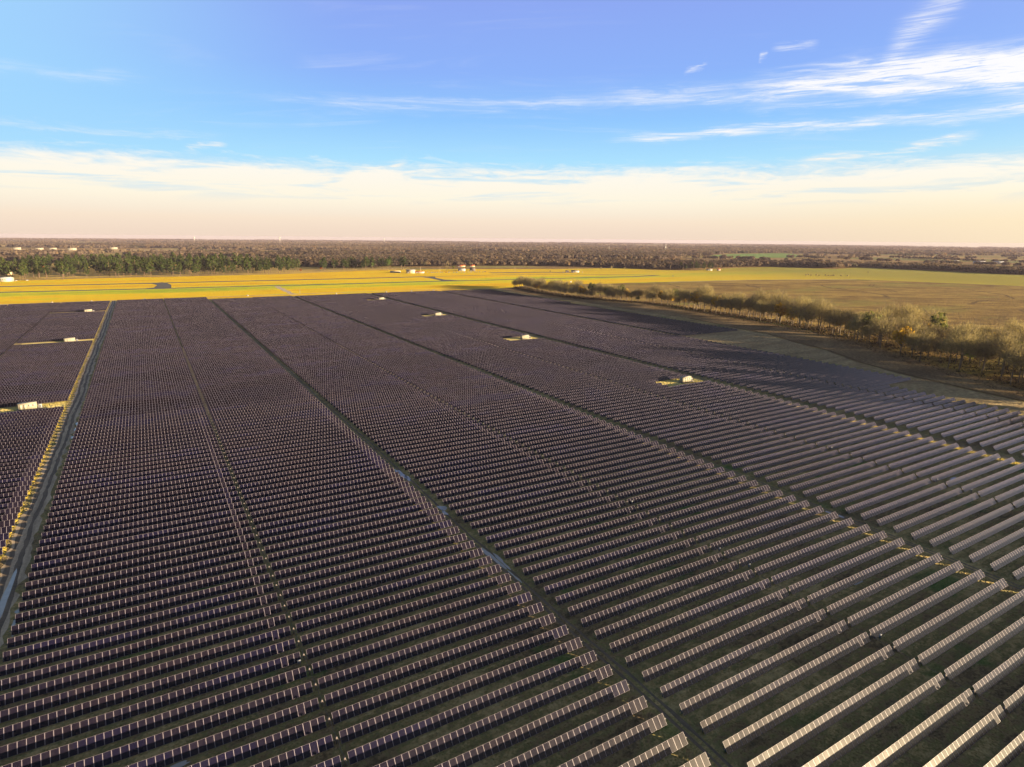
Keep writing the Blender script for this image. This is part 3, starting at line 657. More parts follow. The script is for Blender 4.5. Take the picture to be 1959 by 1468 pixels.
# small cabinets along the far fence of the array
for i, (x, y) in enumerate(((-104, 972), (-62, 970), (-2, 972), (128, 973), (250, 945), (330, 947), (372, 946), (410, 944))):
    mb = MB(); mb.box((0, 0, .9), (2.2, 1.4, 1.8)); mb.box((0, 0, 1.84), (2.4, 1.6, .1)); mb.box((0, -.72, .9), (1.9, .05, 1.5))
    o = link('field_cabinet', mb.mesh('field_cabinet', [M['cream']]), None, (x, y, 0)); tag(o, 'small white cabinet on the far edge of the array by the yellow grass', 'cabinet', 'white cabinets along the far array edge')

# ------------------------------------------------------------------ trees
def bare_crown(h, r, seed, n=980, low=.24, ln=(1.3, 3.4), wd=(.045, .10), squash=1.0):
    g_ = np.random.default_rng(seed); c = np.array([0, 0, h*(low+1)/2]); R3 = np.array([r, r, h*(1-low)/2*squash])
    # lobes make the outline uneven
    lob = g_.normal(0, 1, (9, 3)); lob /= np.linalg.norm(lob, axis=1)[:, None]; lob = lob*.55
    lob[:, 2] = np.abs(lob[:, 2])*.9-.15
    k = g_.integers(0, 9, n); d = g_.normal(0, 1, (n, 3)); d /= np.linalg.norm(d, axis=1)[:, None]
    rad = g_.uniform(.15, 1, n)**.5*.52
    p = (lob[k]+d*rad[:, None])
    u = d*.8+g_.normal(0, .5, (n, 3))+np.array([0, 0, .55]); u /= np.linalg.norm(u, axis=1)[:, None]
    s = np.cross(u, g_.normal(0, 1, (n, 3))); s /= np.linalg.norm(s, axis=1)[:, None]
    L = g_.uniform(*ln, n)[:, None]; W = g_.uniform(*wd, n)[:, None]
    base = c+p*R3
    V = np.stack([base-u*L*.5-s*W, base-u*L*.5+s*W, base+u*L*.5+s*W*.25, base+u*L*.5-s*W*.25], 1).reshape(-1, 3)
    return V, np.arange(4*n).reshape(-1, 4)
def limbs(h, r, seed, mat, low=.30, n=12, r0=.32):
    g_ = np.random.default_rng(seed+50); mb = MB()
    bend = g_.normal(0, .35, 2); top = np.array([bend[0], bend[1], h*.72])
    m1 = np.array([bend[0]*.3, bend[1]*.3, h*.30])
    mb.tube((0, 0, -.2), m1, r0, r0*.75, 6); mb.tube(m1, top, r0*.75, r0*.22, 6)
    for i in range(n):
        f = g_.uniform(low*.9, .68); a = g_.uniform(0, 6.28); s = np.array([bend[0]*f, bend[1]*f, h*f])
        e = s+np.array([math.cos(a), math.sin(a), 0])*r*g_.uniform(.5, .85)+np.array([0, 0, h*g_.uniform(.12, .28)])
        mid = (s+e)/2+np.array([0, 0, -h*.02])
        mb.tube(s, mid, r0*.42, r0*.25, 5); mb.tube(mid, e, r0*.25, r0*.08, 5)
        e2 = mid+(e-mid)*.6+g_.normal(0, 1, 3)*r*.25+np.array([0, 0, h*.10]); mb.tube(mid, e2, r0*.2, r0*.06, 4)
    return mb.mesh('trunk', [mat])
def leaf_crown(h, r, seed, n=260, low=.25, size=(.5, 1.2)):
    g_ = np.random.default_rng(seed); c = np.array([0, 0, h*(low+1)/2]); R3 = np.array([r, r, h*(1-low)/2])
    lob = g_.normal(0, 1, (11, 3)); lob /= np.linalg.norm(lob, axis=1)[:, None]; lob *= g_.uniform(.3, .66, (11, 1))
    k = g_.integers(0, 11, n); d = g_.normal(0, 1, (n, 3)); d /= np.linalg.norm(d, axis=1)[:, None]
    p = lob[k]+d*(g_.uniform(.3, 1, n)**.5*.40)[:, None]
    nrm = d+g_.normal(0, .45, (n, 3)); nrm /= np.linalg.norm(nrm, axis=1)[:, None]
    a = np.cross(nrm, g_.normal(0, 1, (n, 3))); a /= np.linalg.norm(a, axis=1)[:, None]; b = np.cross(nrm, a)
    S = g_.uniform(*size, n)[:, None]; S2 = S*g_.uniform(.5, 1, n)[:, None]; base = c+p*R3
    V = np.stack([base-a*S-b*S2*.3, base+b*S2*-.8, base+a*S+b*S2*.2, base+b*S2], 1).reshape(-1, 3)
    return V, np.arange(4*n).reshape(-1, 4)
def pine_crown(h, r, seed, n=340):
    g_ = np.random.default_rng(seed); V = []
    nl = 12
    for i in range(nl):
        f = .34+.62*i/(nl-1); prof = math.sin(math.pi*min(1, (f-.22)/.80)**.75)*.95+.12
        for j in range(4):
            a = g_.uniform(0, 6.28); rad = r*prof*g_.uniform(.25, .85)
            V.append((math.cos(a)*rad, math.sin(a)*rad, h*f+g_.normal(0, .5), r*prof*g_.uniform(.28, .46)))
    V = np.array(V); k = g_.integers(0, len(V), n); d = g_.normal(0, 1, (n, 3)); d /= np.linalg.norm(d, axis=1)[:, None]
    base = V[k, :3]+d*V[k, 3:4]*g_.uniform(.5, 1, n)[:, None]*np.array([1, 1, .62])
    nrm = d*np.array([1, 1, 1.3])+g_.normal(0, .4, (n, 3)); nrm /= np.linalg.norm(nrm, axis=1)[:, None]
    a = np.cross(nrm, g_.normal(0, 1, (n, 3))); a /= np.linalg.norm(a, axis=1)[:, None]; b = np.cross(nrm, a)
    S = g_.uniform(.9, 1.8, n)[:, None]; P_ = np.stack([base-a*S, base-b*S*.6, base+a*S, base+b*S*.8], 1).reshape(-1, 3)
    return P_, np.arange(4*n).reshape(-1, 4)
def tree_proto(kind, seed):
    g_ = np.random.default_rng(seed+900)
    if kind == 'bare':
        h = g_.uniform(14, 23); r = h*g_.uniform(.30, .44); V, Q = bare_crown(h, r, seed, low=g_.uniform(.02, .18)); cm = mesh('crown', V, [Q], [M['twig']]); tm = limbs(h, r, seed, M['bark'])
    elif kind == 'pine':
        h = g_.uniform(26, 33); r = h*g_.uniform(.20, .27); V, Q = pine_crown(h, r, seed); cm = mesh('crown', V, [Q], [M['pine']])
        mb = MB(); mb.tube((0, 0, -.2), (0, 0, h*.5), .42, .3); mb.tube((0, 0, h*.5), (.3, 0, h*.93), .3, .08)
        for i in range(7):
            a = i*2.4; z = h*(.36+.07*i); mb.tube((0, 0, z), (math.cos(a)*r*.7, math.sin(a)*r*.7, z+1.2), .12, .04, 4)
        tm = mb.mesh('trunk', [M['pinebark']])
    else:
        h, r, mt = {'gold': (15, 6.2, 'gold'), 'lime': (17, 7.2, 'lime'), 'rust': (14, 5.5, 'rust'), 'olive': (19, 6.5, 'olivel'), 'green': (27, 8.5, 'pinelight')}[kind]; r *= g_.uniform(.85, 1.15)
        V, Q = leaf_crown(h, r, seed); V2, Q2 = bare_crown(h, r, seed+3, 150); cm = mesh('crown', np.concatenate([V, V2]), [np.concatenate([Q, Q2+len(V)])], [M[mt]]); tm = limbs(h, r, seed, M['bark'])
    return cm, tm
PROTO = {}
def tree(kind, variant, name, label, x, y, sc=1.0, group=None, cat='tree'):
    if (kind, variant) not in PROTO: PROTO[(kind, variant)] = tree_proto(kind, 11*variant+len(kind)*101)
    cm, tm = PROTO[(kind, variant)]
    root = thing(name, label, cat, (x, y, 0), rng.uniform(0, 6.28), group); root.scale = (sc*rng.uniform(.9, 1.1), sc*rng.uniform(.9, 1.1), sc)
    link('trunk', tm, root); link('crown', cm, root)
    return root
def path_at(pts, f):
    P_ = np.array(pts, float); d = np.r_[0, np.cumsum(np.linalg.norm(np.diff(P_, axis=0), axis=1))]; s = f*d[-1]
    return np.array([np.interp(s, d, P_[:, 0]), np.interp(s, d, P_[:, 1])])
def hedge_x(y):
    H = sorted([(b, a) for a, b in HEDGE]); return np.interp(y, [h[0] for h in H], [h[1] for h in H])
def hedge_w(y): return np.interp(y, [20, 144, 220, 323, 400, 468, 635, 932], [170, 150, 120, 60, 34, 24, 17, 22])
SPECIAL = [(597, 446, 'olive', 'gold-tinged leafy tree standing out in the thin hedgerow', 0.86), (574, 345, 'lime', 'bright lime-green tree top in the hedgerow', .95), (596, 338, 'olive', 'tall olive-green tree behind the bright lime one', 1.12), (545, 262, 'gold', 'bright golden-yellow tree in the dense hedgerow', 1.0),
           (560, 195, 'olive', 'tall ochre-tinged tree rising from the hedgerow near the stubble field', .95), (508, 205, 'lime', 'small yellow-green tree deep in the hedgerow', .7), (582, 640, 'olive', 'rounded dark evergreen in the far end of the hedgerow', .62)]
for x, y, k, lab, sc in SPECIAL: tree(k, 1, 'hedgerow_tree', lab, x, y, sc, 'hedgerow trees')
pts = []; tries = 0
def try_tree(y, x, sp):
    if all((x-a)**2+(y-b)**2 > sp*sp for a, b in pts): pts.append((x, y))
while len(pts) < 165 and tries < 9000:                          # the thin far half of the row
    tries += 1; y = rng.uniform(330, 948); try_tree(y, hedge_x(y)+2+min(26, hedge_w(y))*rng.uniform(0, 1)**1.3, 6.6 if y > 480 else 7.6)
while len(pts) < 276 and tries < 40000:                         # the deep near half
    tries += 1; y = rng.uniform(70, 345); w = hedge_w(y); u = rng.uniform(0, 1)**1.2
    try_tree(y, hedge_x(y)+2+w*u, 9.5 if w*u < 30 else 12.5)
for i, (x, y) in enumerate(pts):
    deep = x-hedge_x(y)
    sc = rng.uniform(.92, 1.45)*(.86 if y > 780 else 1.0 if y > 560 else 1.18)
    lab = 'bare grey-brown tree in the hedgerow that bounds the solar array'
    kd = 'bare'; u = rng.uniform()
    if u < .10 and deep > 4: kd, lab = 'olive', 'olive-green leafy tree among the bare ones of the hedgerow'
    elif u < .14: kd, lab = 'gold', 'golden-leaved tree among the bare ones of the hedgerow'
    tree(kd, int(rng.integers(0, 7 if kd == 'bare' else 3)), 'hedgerow_tree', lab, x, y, sc, {'bare': 'bare hedgerow trees', 'olive': 'olive hedgerow trees', 'gold': 'golden hedgerow trees'}[kd])
# pines behind the airstrip
poly = np.array([(-262, 1560), (-200, 1490), (-86, 1512), (63, 1508), (285, 1522), (345, 1600), (350, 1800), (37, 2080), (-190, 2150), (-286, 1993)])
def inpoly(x, y, P_):
    x1, y1 = P_[:, 0], P_[:, 1]; x2, y2 = np.roll(x1, -1), np.roll(y1, -1)
    c_ = ((y1 > y) != (y2 > y)) & (x < (x2-x1)*(y-y1)/(y2-y1+1e-12)+x1); return c_.sum() % 2 == 1
pp_ = []; tries = 0
while len(pp_) < 275 and tries < 40000:
    tries += 1; x = rng.uniform(-290, 350); y = 1488+rng.uniform(0, 1)**1.6*600
    if not inpoly(x, y, poly): continue
    if -150 < x < -40 and y < 1600 and rng.uniform() < .65: continue
    if all((x-a)**2+(y-b)**2 > 11.5**2 for a, b in pp_): pp_.append((x, y))
for i, (x, y) in enumerate(pp_):
    u = rng.uniform()
    if y > 1560 and u < .05: tree('rust' if u < .02 else 'bare', 0, 'park_tree', 'leafless or rust-brown tree among the dark pines behind the airstrip', x, y, 1.2, 'brown trees among the pines')
    else: tree('pine', int(rng.integers(0, 6)), 'pine_tree', 'tall dark green pine in the grove behind the airstrip', x, y, rng.uniform(.70, 1.34), 'pines behind the airstrip')
for x, y, k, lab, sc in ((398, 1640, 'rust', 'small rust-brown tree on the pale lawn right of the pine grove', .8), (330, 1560, 'rust', 'reddish tree before the right end of the pine grove', .8), (418, 1720, 'green', 'bright green round tree on the lawn past the pine grove', .95), (452, 1690, 'green', 'second bright green tree on the lawn, further right', 1.0),
                       (585, 1650, 'green', 'large bright green tree left of the tan hangar', 1.15), (572, 1662, 'pine', 'dark pine pressed against the large bright green tree', 1.0), (500, 1680, 'pine', 'dark pine at left of the small clump beyond the airstrip', 1.0), (512, 1650, 'pine', 'dark pine in the middle of the small clump beyond the airstrip', .9), (548, 1690, 'pine', 'dark pine at right of the small clump beyond the airstrip', 1.0),
                       (535, 1640, 'green', 'lone green tree in front of the small pine clump', .8), (462, 1620, 'pine', 'dark pine standing by itself on the lawn', .95), (705, 1490, 'olive', 'olive tree beside the dark shed near the parked cars', .8), (690, 1500, 'bare', 'bare tree beside the dark shed near the parked cars', .9)):
    tree(k, 2, 'park_tree' if k != 'pine' else 'pine_tree', lab, x, y, sc, None)
for cx_, cy_, k in ((405, 1650, 4), (470, 1680, 5), (515, 1668, 6), (560, 1672, 4), (590, 1690, 4), (640, 1720, 3)):
    for j in range(k): tree('pine', int(rng.integers(0, 6)), 'pine_tree', 'dark pine in the loose clumps between the pine grove and the hangars', cx_+rng.normal(0, 13), cy_+rng.normal(0, 14), rng.uniform(.85, 1.15), 'pines in loose clumps')
for i in range(14):
    a = rng.uniform(-1, 1); tree('pine', int(rng.integers(0, 6)), 'pine_tree', 'dark pine in the clump by the white farmhouse at the field edge', 1400+a*42+rng.normal(0, 8), 1290-a*22+rng.normal(0, 14)+12, rng.uniform(.6, .85), 'pines by the farmhouse')

# far woods: one mass of winter trees, coarser with distance
def vnoise(x, y, s, seed):
    g_ = np.random.default_rng(seed); T = g_.uniform(0, 1, (256, 256)); u, v = x/s+1000, y/s+1000
    i, j = np.floor(u).astype(int), np.floor(v).astype(int); fu, fv = u-i, v-j; fu = fu*fu*(3-2*fu); fv = fv*fv*(3-2*fv)
    t = lambda a, b: T[a % 256, b % 256]
    return (t(i, j)*(1-fu)+t(i+1, j)*fu)*(1-fv)+(t(i, j+1)*(1-fu)+t(i+1, j+1)*fu)*fv
def inpolys(x, y, P_):
    P_ = np.array(P_, float); c_ = np.zeros(len(x), int)
    for (a, b), (c2, d2) in zip(P_, np.roll(P_, -1, 0)):
        c_ += ((b > y) != (d2 > y)) & (x < (c2-a)*(y-b)/(d2-b+1e-9)+a)
    return c_ % 2 == 1
FRONT = [(-2600, 2300), (-900, 2350), (-394, 2584), (-165, 2292), (88, 2344), (300, 1960), (370, 1851), (516, 1740), (718, 1764), (885, 1744), (1063, 1700), (1168, 1607), (1268, 1496), (1285, 1370), (1384, 1310), (1636, 1365), (1831, 1375), (1920, 1188), (2115, 1234), (2129, 1039), (2089, 751), (2200, 500), (2400, -200)]
fa = np.array([math.atan2(a, b) for a, b in FRONT]); fr = np.array([math.hypot(a, b) for a, b in FRONT])
def wood_points():
    X, Y, S = [], [], []
    r = 1250.0
    while r < 15800:
        s = max(11.5, r*.0050); n = int(1.66*r/s*.92)
        th_ = YAW+rng.uniform(-.83, .83, n); rr = r+rng.uniform(-.5, .5, n)*s
        X.append(rr*np.sin(th_)); Y.append(rr*np.cos(th_)); S.append(np.full(n, s)); r += s
    X, Y, S = map(np.concatenate, (X, Y, S)); rr = np.hypot(X, Y); th_ = np.arctan2(X, Y)
    rb = np.interp(th_, fa, fr)+vnoise(X, Y, 60, 3)*30
    U, W_ = rt.x*X+rt.y*Y, -rt.y*X+rt.x*Y
    n1 = np.where(rr > 2300, vnoise(U/1.7, W_, 1250, 1)*.78+vnoise(U, W_, 300, 2)*.22, vnoise(X, Y, 600, 1)*.62+vnoise(X, Y, 230, 2)*.38)
    keep = (rr > rb) & ((n1 > np.where(rr > 2300, .48, .42)) | (rr < rb+160+170*vnoise(X, Y, 300, 5)))
    for f in FIELDS: keep &= ~inpolys(X, Y, f)
    keep &= ~inpolys(X, Y, [(-380, 1700), (360, 1500), (380, 1830), (40, 2120), (-200, 2200), (-300, 2050)])
    # hedges between the fields
    hd = (np.abs(np.sin(X/190+vnoise(X, Y, 400, 8)*2)) < .05) | (np.abs(np.sin(Y/240+vnoise(X, Y, 400, 9)*2)) < .045)
    keep |= hd & (rr > rb+60) & (rng.uniform(0, 1, len(X)) < .7) & ~np.any([inpolys(X, Y, f) for f in FIELDS], 0)
    return X[keep], Y[keep], S[keep]
WX, WY, WS = wood_points()
def wood_mesh():
    Vs, Qs, Ts, nv = [], [], [], 0
    rr = np.hypot(WX, WY)
    for lo, hi, n in ((0, 2000, 46), (2000, 3600, 26), (3600, 7000, 14), (7000, 99999, 8)):
        sel = (rr >= lo) & (rr < hi); x, y, s = WX[sel], WY[sel], WS[sel]; m = len(x)
        if not m: continue
        h = (13+9*vnoise(x, y, 240, 21)+rng.normal(0, 2.2, m))*np.clip(1-.0*s, 1, 1); h = np.clip(h, 6, 26)
        w = np.maximum(6.6, s*.72)*rng.uniform(.6, 1.55, m)
        d = rng.normal(0, 1, (m, n, 3)); d /= np.linalg.norm(d, axis=2)[..., None]; d[..., 2] = np.abs(d[..., 2])*.95-.12
        rad = rng.uniform(.55, 1.0, (m, n, 1))
        base = np.stack([x, y, h*.46], 1)[:, None]+d*rad*np.stack([w, w, h*.54], 1)[:, None]
        nrm = d*np.array([1, 1, 1.2])+rng.normal(0, .20, (m, n, 3)); nrm /= np.linalg.norm(nrm, axis=2)[..., None]
        a = np.cross(nrm, rng.normal(0, 1, (m, n, 3))); a /= np.linalg.norm(a, axis=2)[..., None]; b = np.cross(nrm, a)
        S = (w[:, None]*rng.uniform(.34, .56, (m, n))*(26/n)**.42)[..., None]
        S = np.minimum(S, h[:, None, None]*.42)
        b = b*np.minimum(1.0, 1.0)
        V = np.stack([base-a*S-b*S*.5, base+a*S-b*S*.45, base+b*S*.95], 2).reshape(-1, 3)
        V[:, 2] = np.maximum(V[:, 2], .1)
        pal = np.array([(.105, .074, .055), (.130, .094, .062), (.085, .066, .058), (.120, .100, .055), (.150, .098, .05), (.075, .055, .050), (.035, .050, .026), (.15, .12, .09), (.18, .10, .04)])
        u = rng.uniform(0, 1, m); reg = vnoise(x, y, 300, 31)
        k = np.searchsorted(np.cumsum([.24, .20, .16, .13, .08, .11, .04, .03, .01]), u); k = np.minimum(k, 8)
        k = np.where((vnoise(x, y, 140, 33) > .88) & (u < .7), 6, k)
        col = (pal[k]*.6+pal.mean(0)*.4)*(.68+.7*reg)[:, None]*(.85+.5*vnoise(x, y, 900, 41))[:, None]
        f = np.arange(m*n*3).reshape(-1, 3)+nv; nv += m*n*3
        Vs.append(V); Qs.append(f); Ts.append(np.repeat(col, n, 0)*rng.uniform(.9, 1.1, (m*n, 1)))
    return mesh('woods', np.concatenate(Vs), [np.concatenate(Qs)], [M['wood_far']], None, np.concatenate(Ts))
o = link('woods', wood_mesh()); tag(o, 'brown winter woods and hedges covering the plain out to the horizon', 'woods', None, 'stuff')
# brush under the hedgerow and dry growth of the bramble strip
def brush_mesh():
    X, Y, H = [], [], []
    for _ in range(9000):
        y = rng.uniform(20, 945); w = hedge_w(y); u = rng.uniform(-.22, 1); x = hedge_x(y)+w*u*.9 if u > 0 else hedge_x(y)+u*60
        if u < 0: h = rng.uniform(.3, 1.0)
        else: h = rng.uniform(.5, 1.9)*(1.6 if y > 700 else 1)
        X.append(x); Y.append(y); H.append(h)
    X, Y, H = map(np.array, (X, Y, H)); m, n = len(X), 7
    d = rng.normal(0, 1, (m, n, 3)); d[..., 2] = np.abs(d[..., 2]); d /= np.linalg.norm(d, axis=2)[..., None]
    base = np.stack([X, Y, H*.1], 1)[:, None]+d*H[:, None, None]*np.array([.75, .75, .85])
    a = rng.normal(0, 1, (m, n, 3)); a /= np.linalg.norm(a, axis=2)[..., None]; b = np.cross(a, rng.normal(0, 1, (m, n, 3))); b /= np.linalg.norm(b, axis=2)[..., None]
    S = H[:, None, None]*.38
    V = np.stack([base-a*S, base+a*S, base+b*S], 2).reshape(-1, 3)
    pal = np.array([(.055, .032, .02), (.075, .05, .028), (.04, .03, .02), (.03, .036, .016)])
    T = np.repeat(pal[rng.integers(0, 4, m)], n, 0)
    return mesh('brush', V, [np.arange(m*n*3).reshape(-1, 3)], [M['brush']], None, T)
o = link('undergrowth', brush_mesh()); tag(o, 'brown brush and brambles under the hedgerow trees', 'brush', None, 'stuff')

# ------------------------------------------------------------------ buildings and small things far off
def building(name, label, cat, x, y, w, d, h, rot, wall, roof, rise=1.6, group=None, doors=1, wins=3):
    root = thing(name, label, cat, (x, y, 0), rot, group)
    mb = MB(); mb.box((0, 0, h/2), (w, d, h)); mb.add([(-w/2, -d/2, h), (-w/2, d/2, h), (-w/2, 0, h+rise), (w/2, -d/2, h), (w/2, d/2, h), (w/2, 0, h+rise)], [], [(0, 2, 1), (3, 4, 5)])
    link('wall', mb.mesh('wall', [M[wall]]), root)
    mb = MB(); o_ = .5
    for s in (-1, 1): mb.add([(-w/2-o_, s*(d/2+o_), h-o_*rise/(d/2)+.06), (w/2+o_, s*(d/2+o_), h-o_*rise/(d/2)+.06), (w/2+o_, 0, h+rise+.06), (-w/2-o_, 0, h+rise+.06), (-w/2-o_, s*(d/2+o_), h-o_*rise/(d/2)+.26), (w/2+o_, s*(d/2+o_), h-o_*rise/(d/2)+.26), (w/2+o_, 0, h+rise+.26), (-w/2-o_, 0, h+rise+.26)], [(4, 5, 6, 7), (0, 3, 2, 1), (0, 1, 5, 4), (1, 2, 6, 5), (3, 0, 4, 7)])
    link('roof', mb.mesh('roof', [M[roof]]), root)
    for k in range(doors):
        mb = MB(); mb.box((-w*.3+k*w*.3, -d/2-.04, 1.3), (min(3, w*.16), .08, 2.6)); link('door', mb.mesh('door', [M['grey']]), root)
    for k in range(wins):
        mb = MB(); mb.box((-w*.1+(k+.6)*w*.45/max(1, wins), -d/2-.04, h*.55), (w*.08, .08, h*.28)); link('window', mb.mesh('window', [M['glassw']]), root)
    return root
YR = -YAW
building('hangar', 'tan hangar with grey roof by the runway end', 'hangar', 571, 1452, 20, 14, 6, YR, 'tan_wall', 'grey', 2.4)
building('hangar', 'low white and orange hangar beside the tan one', 'hangar', 592, 1446, 22, 12, 3.4, YR, 'white', 'red', 1.2)
building('shed', 'pale long shed left of the tan hangar', 'shed', 545, 1490, 24, 10, 3.2, YR, 'white', 'tan_wall', 1.0)
building('shed', 'white shed with bluish roof beside a dark barn', 'shed', 735, 1500, 19, 12, 4.6, YR, 'white', 'grey', 1.6)
building('barn', 'dark barn beside the white shed and olive tree', 'barn', 762, 1490, 14, 14, 5.6, YR, 'darkroof', 'darkroof', 3.0)
building('farm_building', 'long red-roofed building at the edge of the woods', 'building', 843, 1725, 24, 10, 2.6, YR, 'tan_wall', 'red', 2.6)
building('farm_building', 'shorter red-roofed building right of the long one', 'building', 876, 1715, 15, 10, 2.6, YR, 'tan_wall', 'red', 2.8)
building('airport_building', 'white airport building with brown roof on the apron', 'building', 985, 1330, 20, 10, 4.2, YR, 'white', 'darkroof', 1.6)
building('airport_building', 'small brown annex on the apron left of the white building', 'building', 968, 1342, 9, 8, 3.6, YR, 'wood', 'darkroof', 1.4)
building('house', 'pale cream house at the picture edge under the pines', 'house', -254, 1720, 20, 12, 5, YR, 'tan_wall', 'white', 2.0)
building('warehouse', 'white warehouse at the picture edge beside the parking', 'warehouse', -222, 1462, 26, 14, 6.5, YR, 'white', 'grey', 1.5)
building('house', 'low white farmhouse in front of a pine clump at field edge', 'house', 1424, 1268, 15, 8, 3.2, YR, 'white', 'darkroof', 1.6)
building('house', 'small white cottage right of the low farmhouse', 'house', 1450, 1256, 8, 7, 3.2, YR, 'white', 'red', 1.6)
building('barn', 'white barn with bluish roof in the woods far right', 'barn', 3050, 1260, 40, 22, 8, R(-58), 'white', 'grey', 3)
building('barn', 'second bluish-roofed barn right of the first in the woods', 'barn', 3085, 1205, 34, 20, 8, R(-58), 'silver', 'silver', 3)
building('barn', 'small bright white barn left of the bluish-roofed ones', 'barn', 2990, 1320, 16, 14, 9, R(-58), 'white', 'white', 3)
for i, (x, y, w, h, wl, rf, lb) in enumerate(((3010, 3560, 44, 14, 'white', 'white', 'left white hall of the distant factory row'), (3070, 3530, 50, 16, 'white', 'red', 'red-topped hall in the middle of the distant factory row'), (3140, 3490, 52, 14, 'white', 'silver', 'right white hall of the distant factory row'))):
    building('factory', lb, 'factory', x, y, w, 24, h, R(-41), wl, rf, 2.5, None, 1, 4)
for i, (x, y, w, lb) in enumerate(((-480, 4330, 36, 'leftmost white farm shed on the tan fields beyond the pines'), (-420, 4335, 34, 'white farm shed second from left on the tan fields'), (-330, 4320, 40, 'cream farm shed on the tan fields beyond the pines'), (-600, 4500, 34, 'pale low shed at far left on the tan fields'), (-140, 4600, 40, 'low white sheds right of the cream farm shed'),
                                   (5000, 5600, 60, 'tiny white building far off above the green field'), (5200, 5480, 60, 'tiny white building next to another far above the green field'), (6900, 5400, 60, 'tiny white building near the horizon past the green field'), (6650, 4200, 50, 'tiny cream building in the woods right of the green field'), (5800, 3000, 44, 'tiny cream building in the woods far right'), (8300, 4700, 70, 'pale pair of buildings near the horizon at far right'), (1560, 5200, 70, 'low white building in the woods above the pine grove'))):
    building('farm_shed', lb, 'shed', x, y, w, w*.5, 9 if y < 5000 else 13, -math.atan2(x, y), 'cream', 'cream', 3, None, 1, 2)
# water towers and masts
def water_tower(x, y, s, lab):
    root = thing('water_tower', lab, 'water tower', (x, y, 0)); h = 46*s
    mb = MB(); mb.lathe((0, 0, 0), [(.1, h-12*s), (5*s, h-11*s), (8*s, h-7*s), (8.4*s, h-4*s), (7*s, h-1*s), (3*s, h), (.1, h+.6*s)]); link('tank', mb.mesh('tank', [M['white']]), root)
    mb = MB(); mb.lathe((0, 0, 0), [(4.6*s, 0), (2.6*s, 4*s), (2.2*s, h-11.2*s)]); link('stem', mb.mesh('stem', [M['white']]), root)
water_tower(802, 11800, 1.5, 'white water tower on the horizon, leftmost one'); water_tower(1950, 10600, 1.75, 'tall cream water tower on the horizon above the pine grove'); water_tower(3760, 10800, 1.5, 'white water tower on the horizon above the hangar')
def mast(x, y, h, lab, r=.22, name='utility_pole', mat='wood', group=None, arm=True):
    root = thing(name, lab, 'pole', (x, y, 0), YR, group)
    mb = MB(); mb.tube((0, 0, 0), (0, 0, h), r, r*.6); link('pole', mb.mesh('pole', [M[mat]]), root)
    if arm: mb = MB(); mb.box((0, -.25, h-.8), (2.4, .14, .16)); link('crossarm', mb.mesh('crossarm', [M[mat]]), root)
for i, (x, y) in enumerate(((659, 1472), (617, 1500), (842, 1402), (1240, 1480), (1330, 1330), (1372, 1320), (1500, 1330))): mast(x, y, 13, 'slender pale utility pole standing along the airfield edge', .3, group='poles along the airfield', mat='tan_wall')
mast(3330, 3390, 62, 'tall pale lattice mast right of the distant factory', 1.6, 'mast', 'silver', None, False); mast(2960, 3590, 40, 'pale stack left of the distant factory row', 1.8, 'chimney_stack', 'white', None, False)
mast(205, 985, 7, 'white pole among small cabinets at the far edge of the array', .2, 'gate_post', 'white', None, False)
ws = thing('windsock', 'orange and white windsock frame beside the hedgerow', 'windsock', (746, 1018, 0)); mb = MB(); mb.tube((0, 0, 0), (0, 0, 7), .12); link('pole', mb.mesh('pole', [M['white']]), ws)
mb = MB(); mb.tube((0, 0, 6.7), (3.2, 0, 6.2), .5, .25, 8); link('sock', mb.mesh('sock', [M['orange']]), ws); mb = MB(); mb.box((-2.5, 0, 1.2), (2.6, 1.2, 2.4)); mb.box((-2.5, 0, 2.45), (2.8, 1.4, .12)); link('cabinet', mb.mesh('cabinet', [M['white']]), ws)
# parked cars
def car(mat):
    root = thing('parked_car', 'x', 'car'); mb = MB(); mb.box((0, 0, .62), (4.4, 1.8, .62)); mb.box((-.15, 0, 1.2), (2.4, 1.62, .56), 0, 0, (.72, .86)); link('body', mb.mesh('body', [M[mat]]), root)
    mb = MB(); mb.box((-.15, 0, 1.17), (2.44, 1.66, .32), 0, 0, (.85, .9)); link('window', mb.mesh('window', [M['glassw']]), root)
    for sx in (-1.35, 1.35):
        for sy in (-.82, .82): mb = MB(); mb.tube((sx, sy-.1, .33), (sx, sy+.1, .33), .33, k=10); link('wheel', mb.mesh('wheel', [M['rubber']]), root)
    return root
protos = [car(k) for k in ('white', 'silver', 'bluecar', 'redcar')]
spots = [(618+i*6.4+rng.normal(0, 1.2), 1452-i*1.2+rng.normal(0, 2)+(8 if i % 3 == 0 else 0)) for i in range(25)]
for i, (x, y) in enumerate(spots):
    k = [0, 1, 0, 2, 0, 1, 0, 3][i % 8]; o = protos[k] if not protos[k].get('used') else copy_tree(protos[k]); protos[k]['used'] = 1
    o.location = (x, y, 0); o.rotation_euler = (0, 0, R(90)+rng.normal(0, .15)); o['label'] = ['white', 'silver', 'dark blue', 'red'][k]+' car in the parked line beside the airfield'; o['group'] = ['white', 'silver', 'dark blue', 'red'][k]+' cars parked by the airfield'
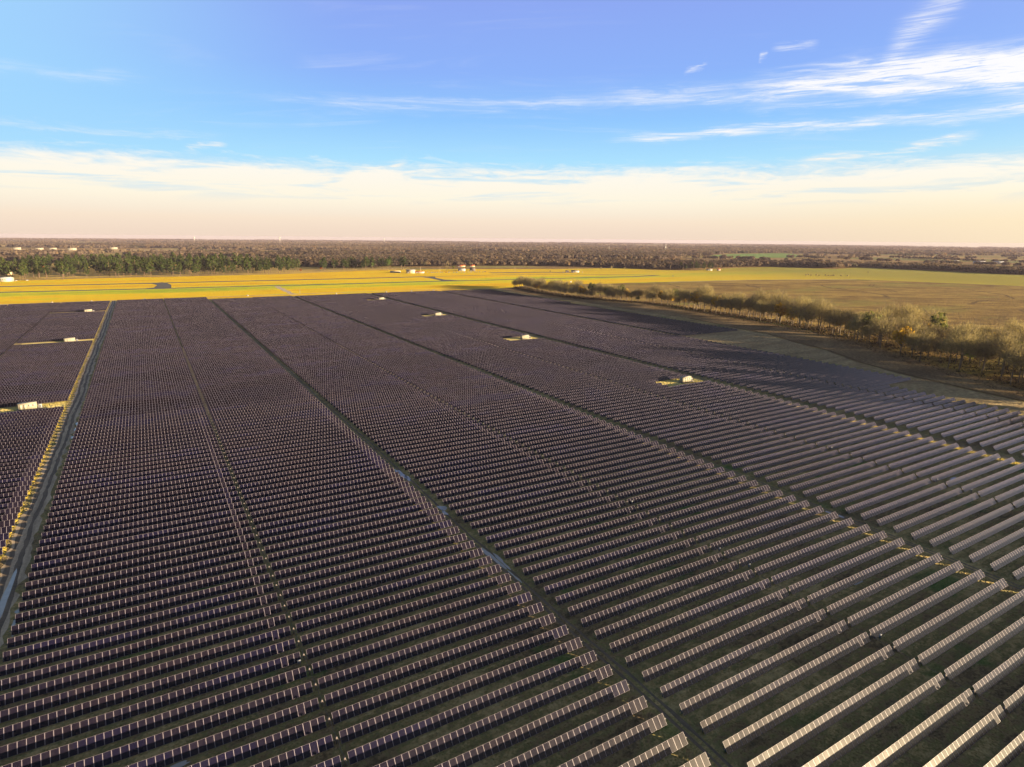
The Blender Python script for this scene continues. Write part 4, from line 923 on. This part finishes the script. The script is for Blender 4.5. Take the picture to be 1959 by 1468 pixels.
for x, y, k, lab in ((1108, 1098, 0, 'white car alone on the grass past the taxiway end'), (-206, 1470, 0, 'white car parked beside the warehouse at the picture edge'), (-190, 1474, 1, 'silver car parked between the warehouse and the dark pine'), (957, 1345, 0, 'white car parked on the apron left of the brown annex'), (1003, 1322, 1, 'silver car parked right of the white airport building')):
    o = copy_tree(protos[k]); o.location = (x, y, 0); o.rotation_euler = (0, 0, rng.uniform(0, 3)); o['label'] = lab; o['group'] = 'single parked cars'
for o in protos:
    if 'used' in o: del o['used']
for o in list(SC.objects):
    if 'used' in o: del o['used']
# hay bales
mb = MB(); mb.tube((-.8, 0, .9), (.8, 0, .9), .95, k=12); bale = mb.mesh('hay_bale', [M['hay']])
for i in range(13):
    x, y = 1475+i*5.5+rng.normal(0, 5), 985-i*4.5+rng.normal(0, 14)
    o = link('hay_bale', bale, None, (x, y, 0), rng.uniform(0, 3)); o.scale = (1.6, 1.6, 1.6); tag(o, 'dark round hay bale on the green field far right of the hedgerow', 'hay bale', 'hay bales in the far field')
for i, (x, y, s) in enumerate(((1700, 960, 1.0), (905, 1330, .9), (1150, 1380, 1.6), (1120, 1390, 1.3), (1190, 1370, 1.2))):
    tree('bare', 3, 'field_bush', 'round brown bush standing alone in the open field', x, y, .4*s, 'bushes in the fields', 'bush')

# ------------------------------------------------------------------ haze over the whole plain
HAZE = True
if HAZE:
    mb = MB(); mb.box((0, 0, 43.5), (33000, 33000, 89)); m = bpy.data.materials.new('haze_air'); m.use_nodes = True; t = m.node_tree; t.nodes.clear()
    out = t.nodes.new('ShaderNodeOutputMaterial'); v = t.nodes.new('ShaderNodeVolumePrincipled'); t.links.new(v.outputs[0], out.inputs['Volume'])
    v.inputs['Color'].default_value = (.50, .45, .62, 1); v.inputs['Density'].default_value = 3.0e-5; v.inputs['Anisotropy'].default_value = 0.0
    o = link('haze', mb.mesh('haze', [m])); o['kind'] = 'stuff'
print('objects', len(SC.objects), 'tables', len(tables), 'near', len(near), 'min size dist', max(t['d'] for t in near), 'woods', len(WX))
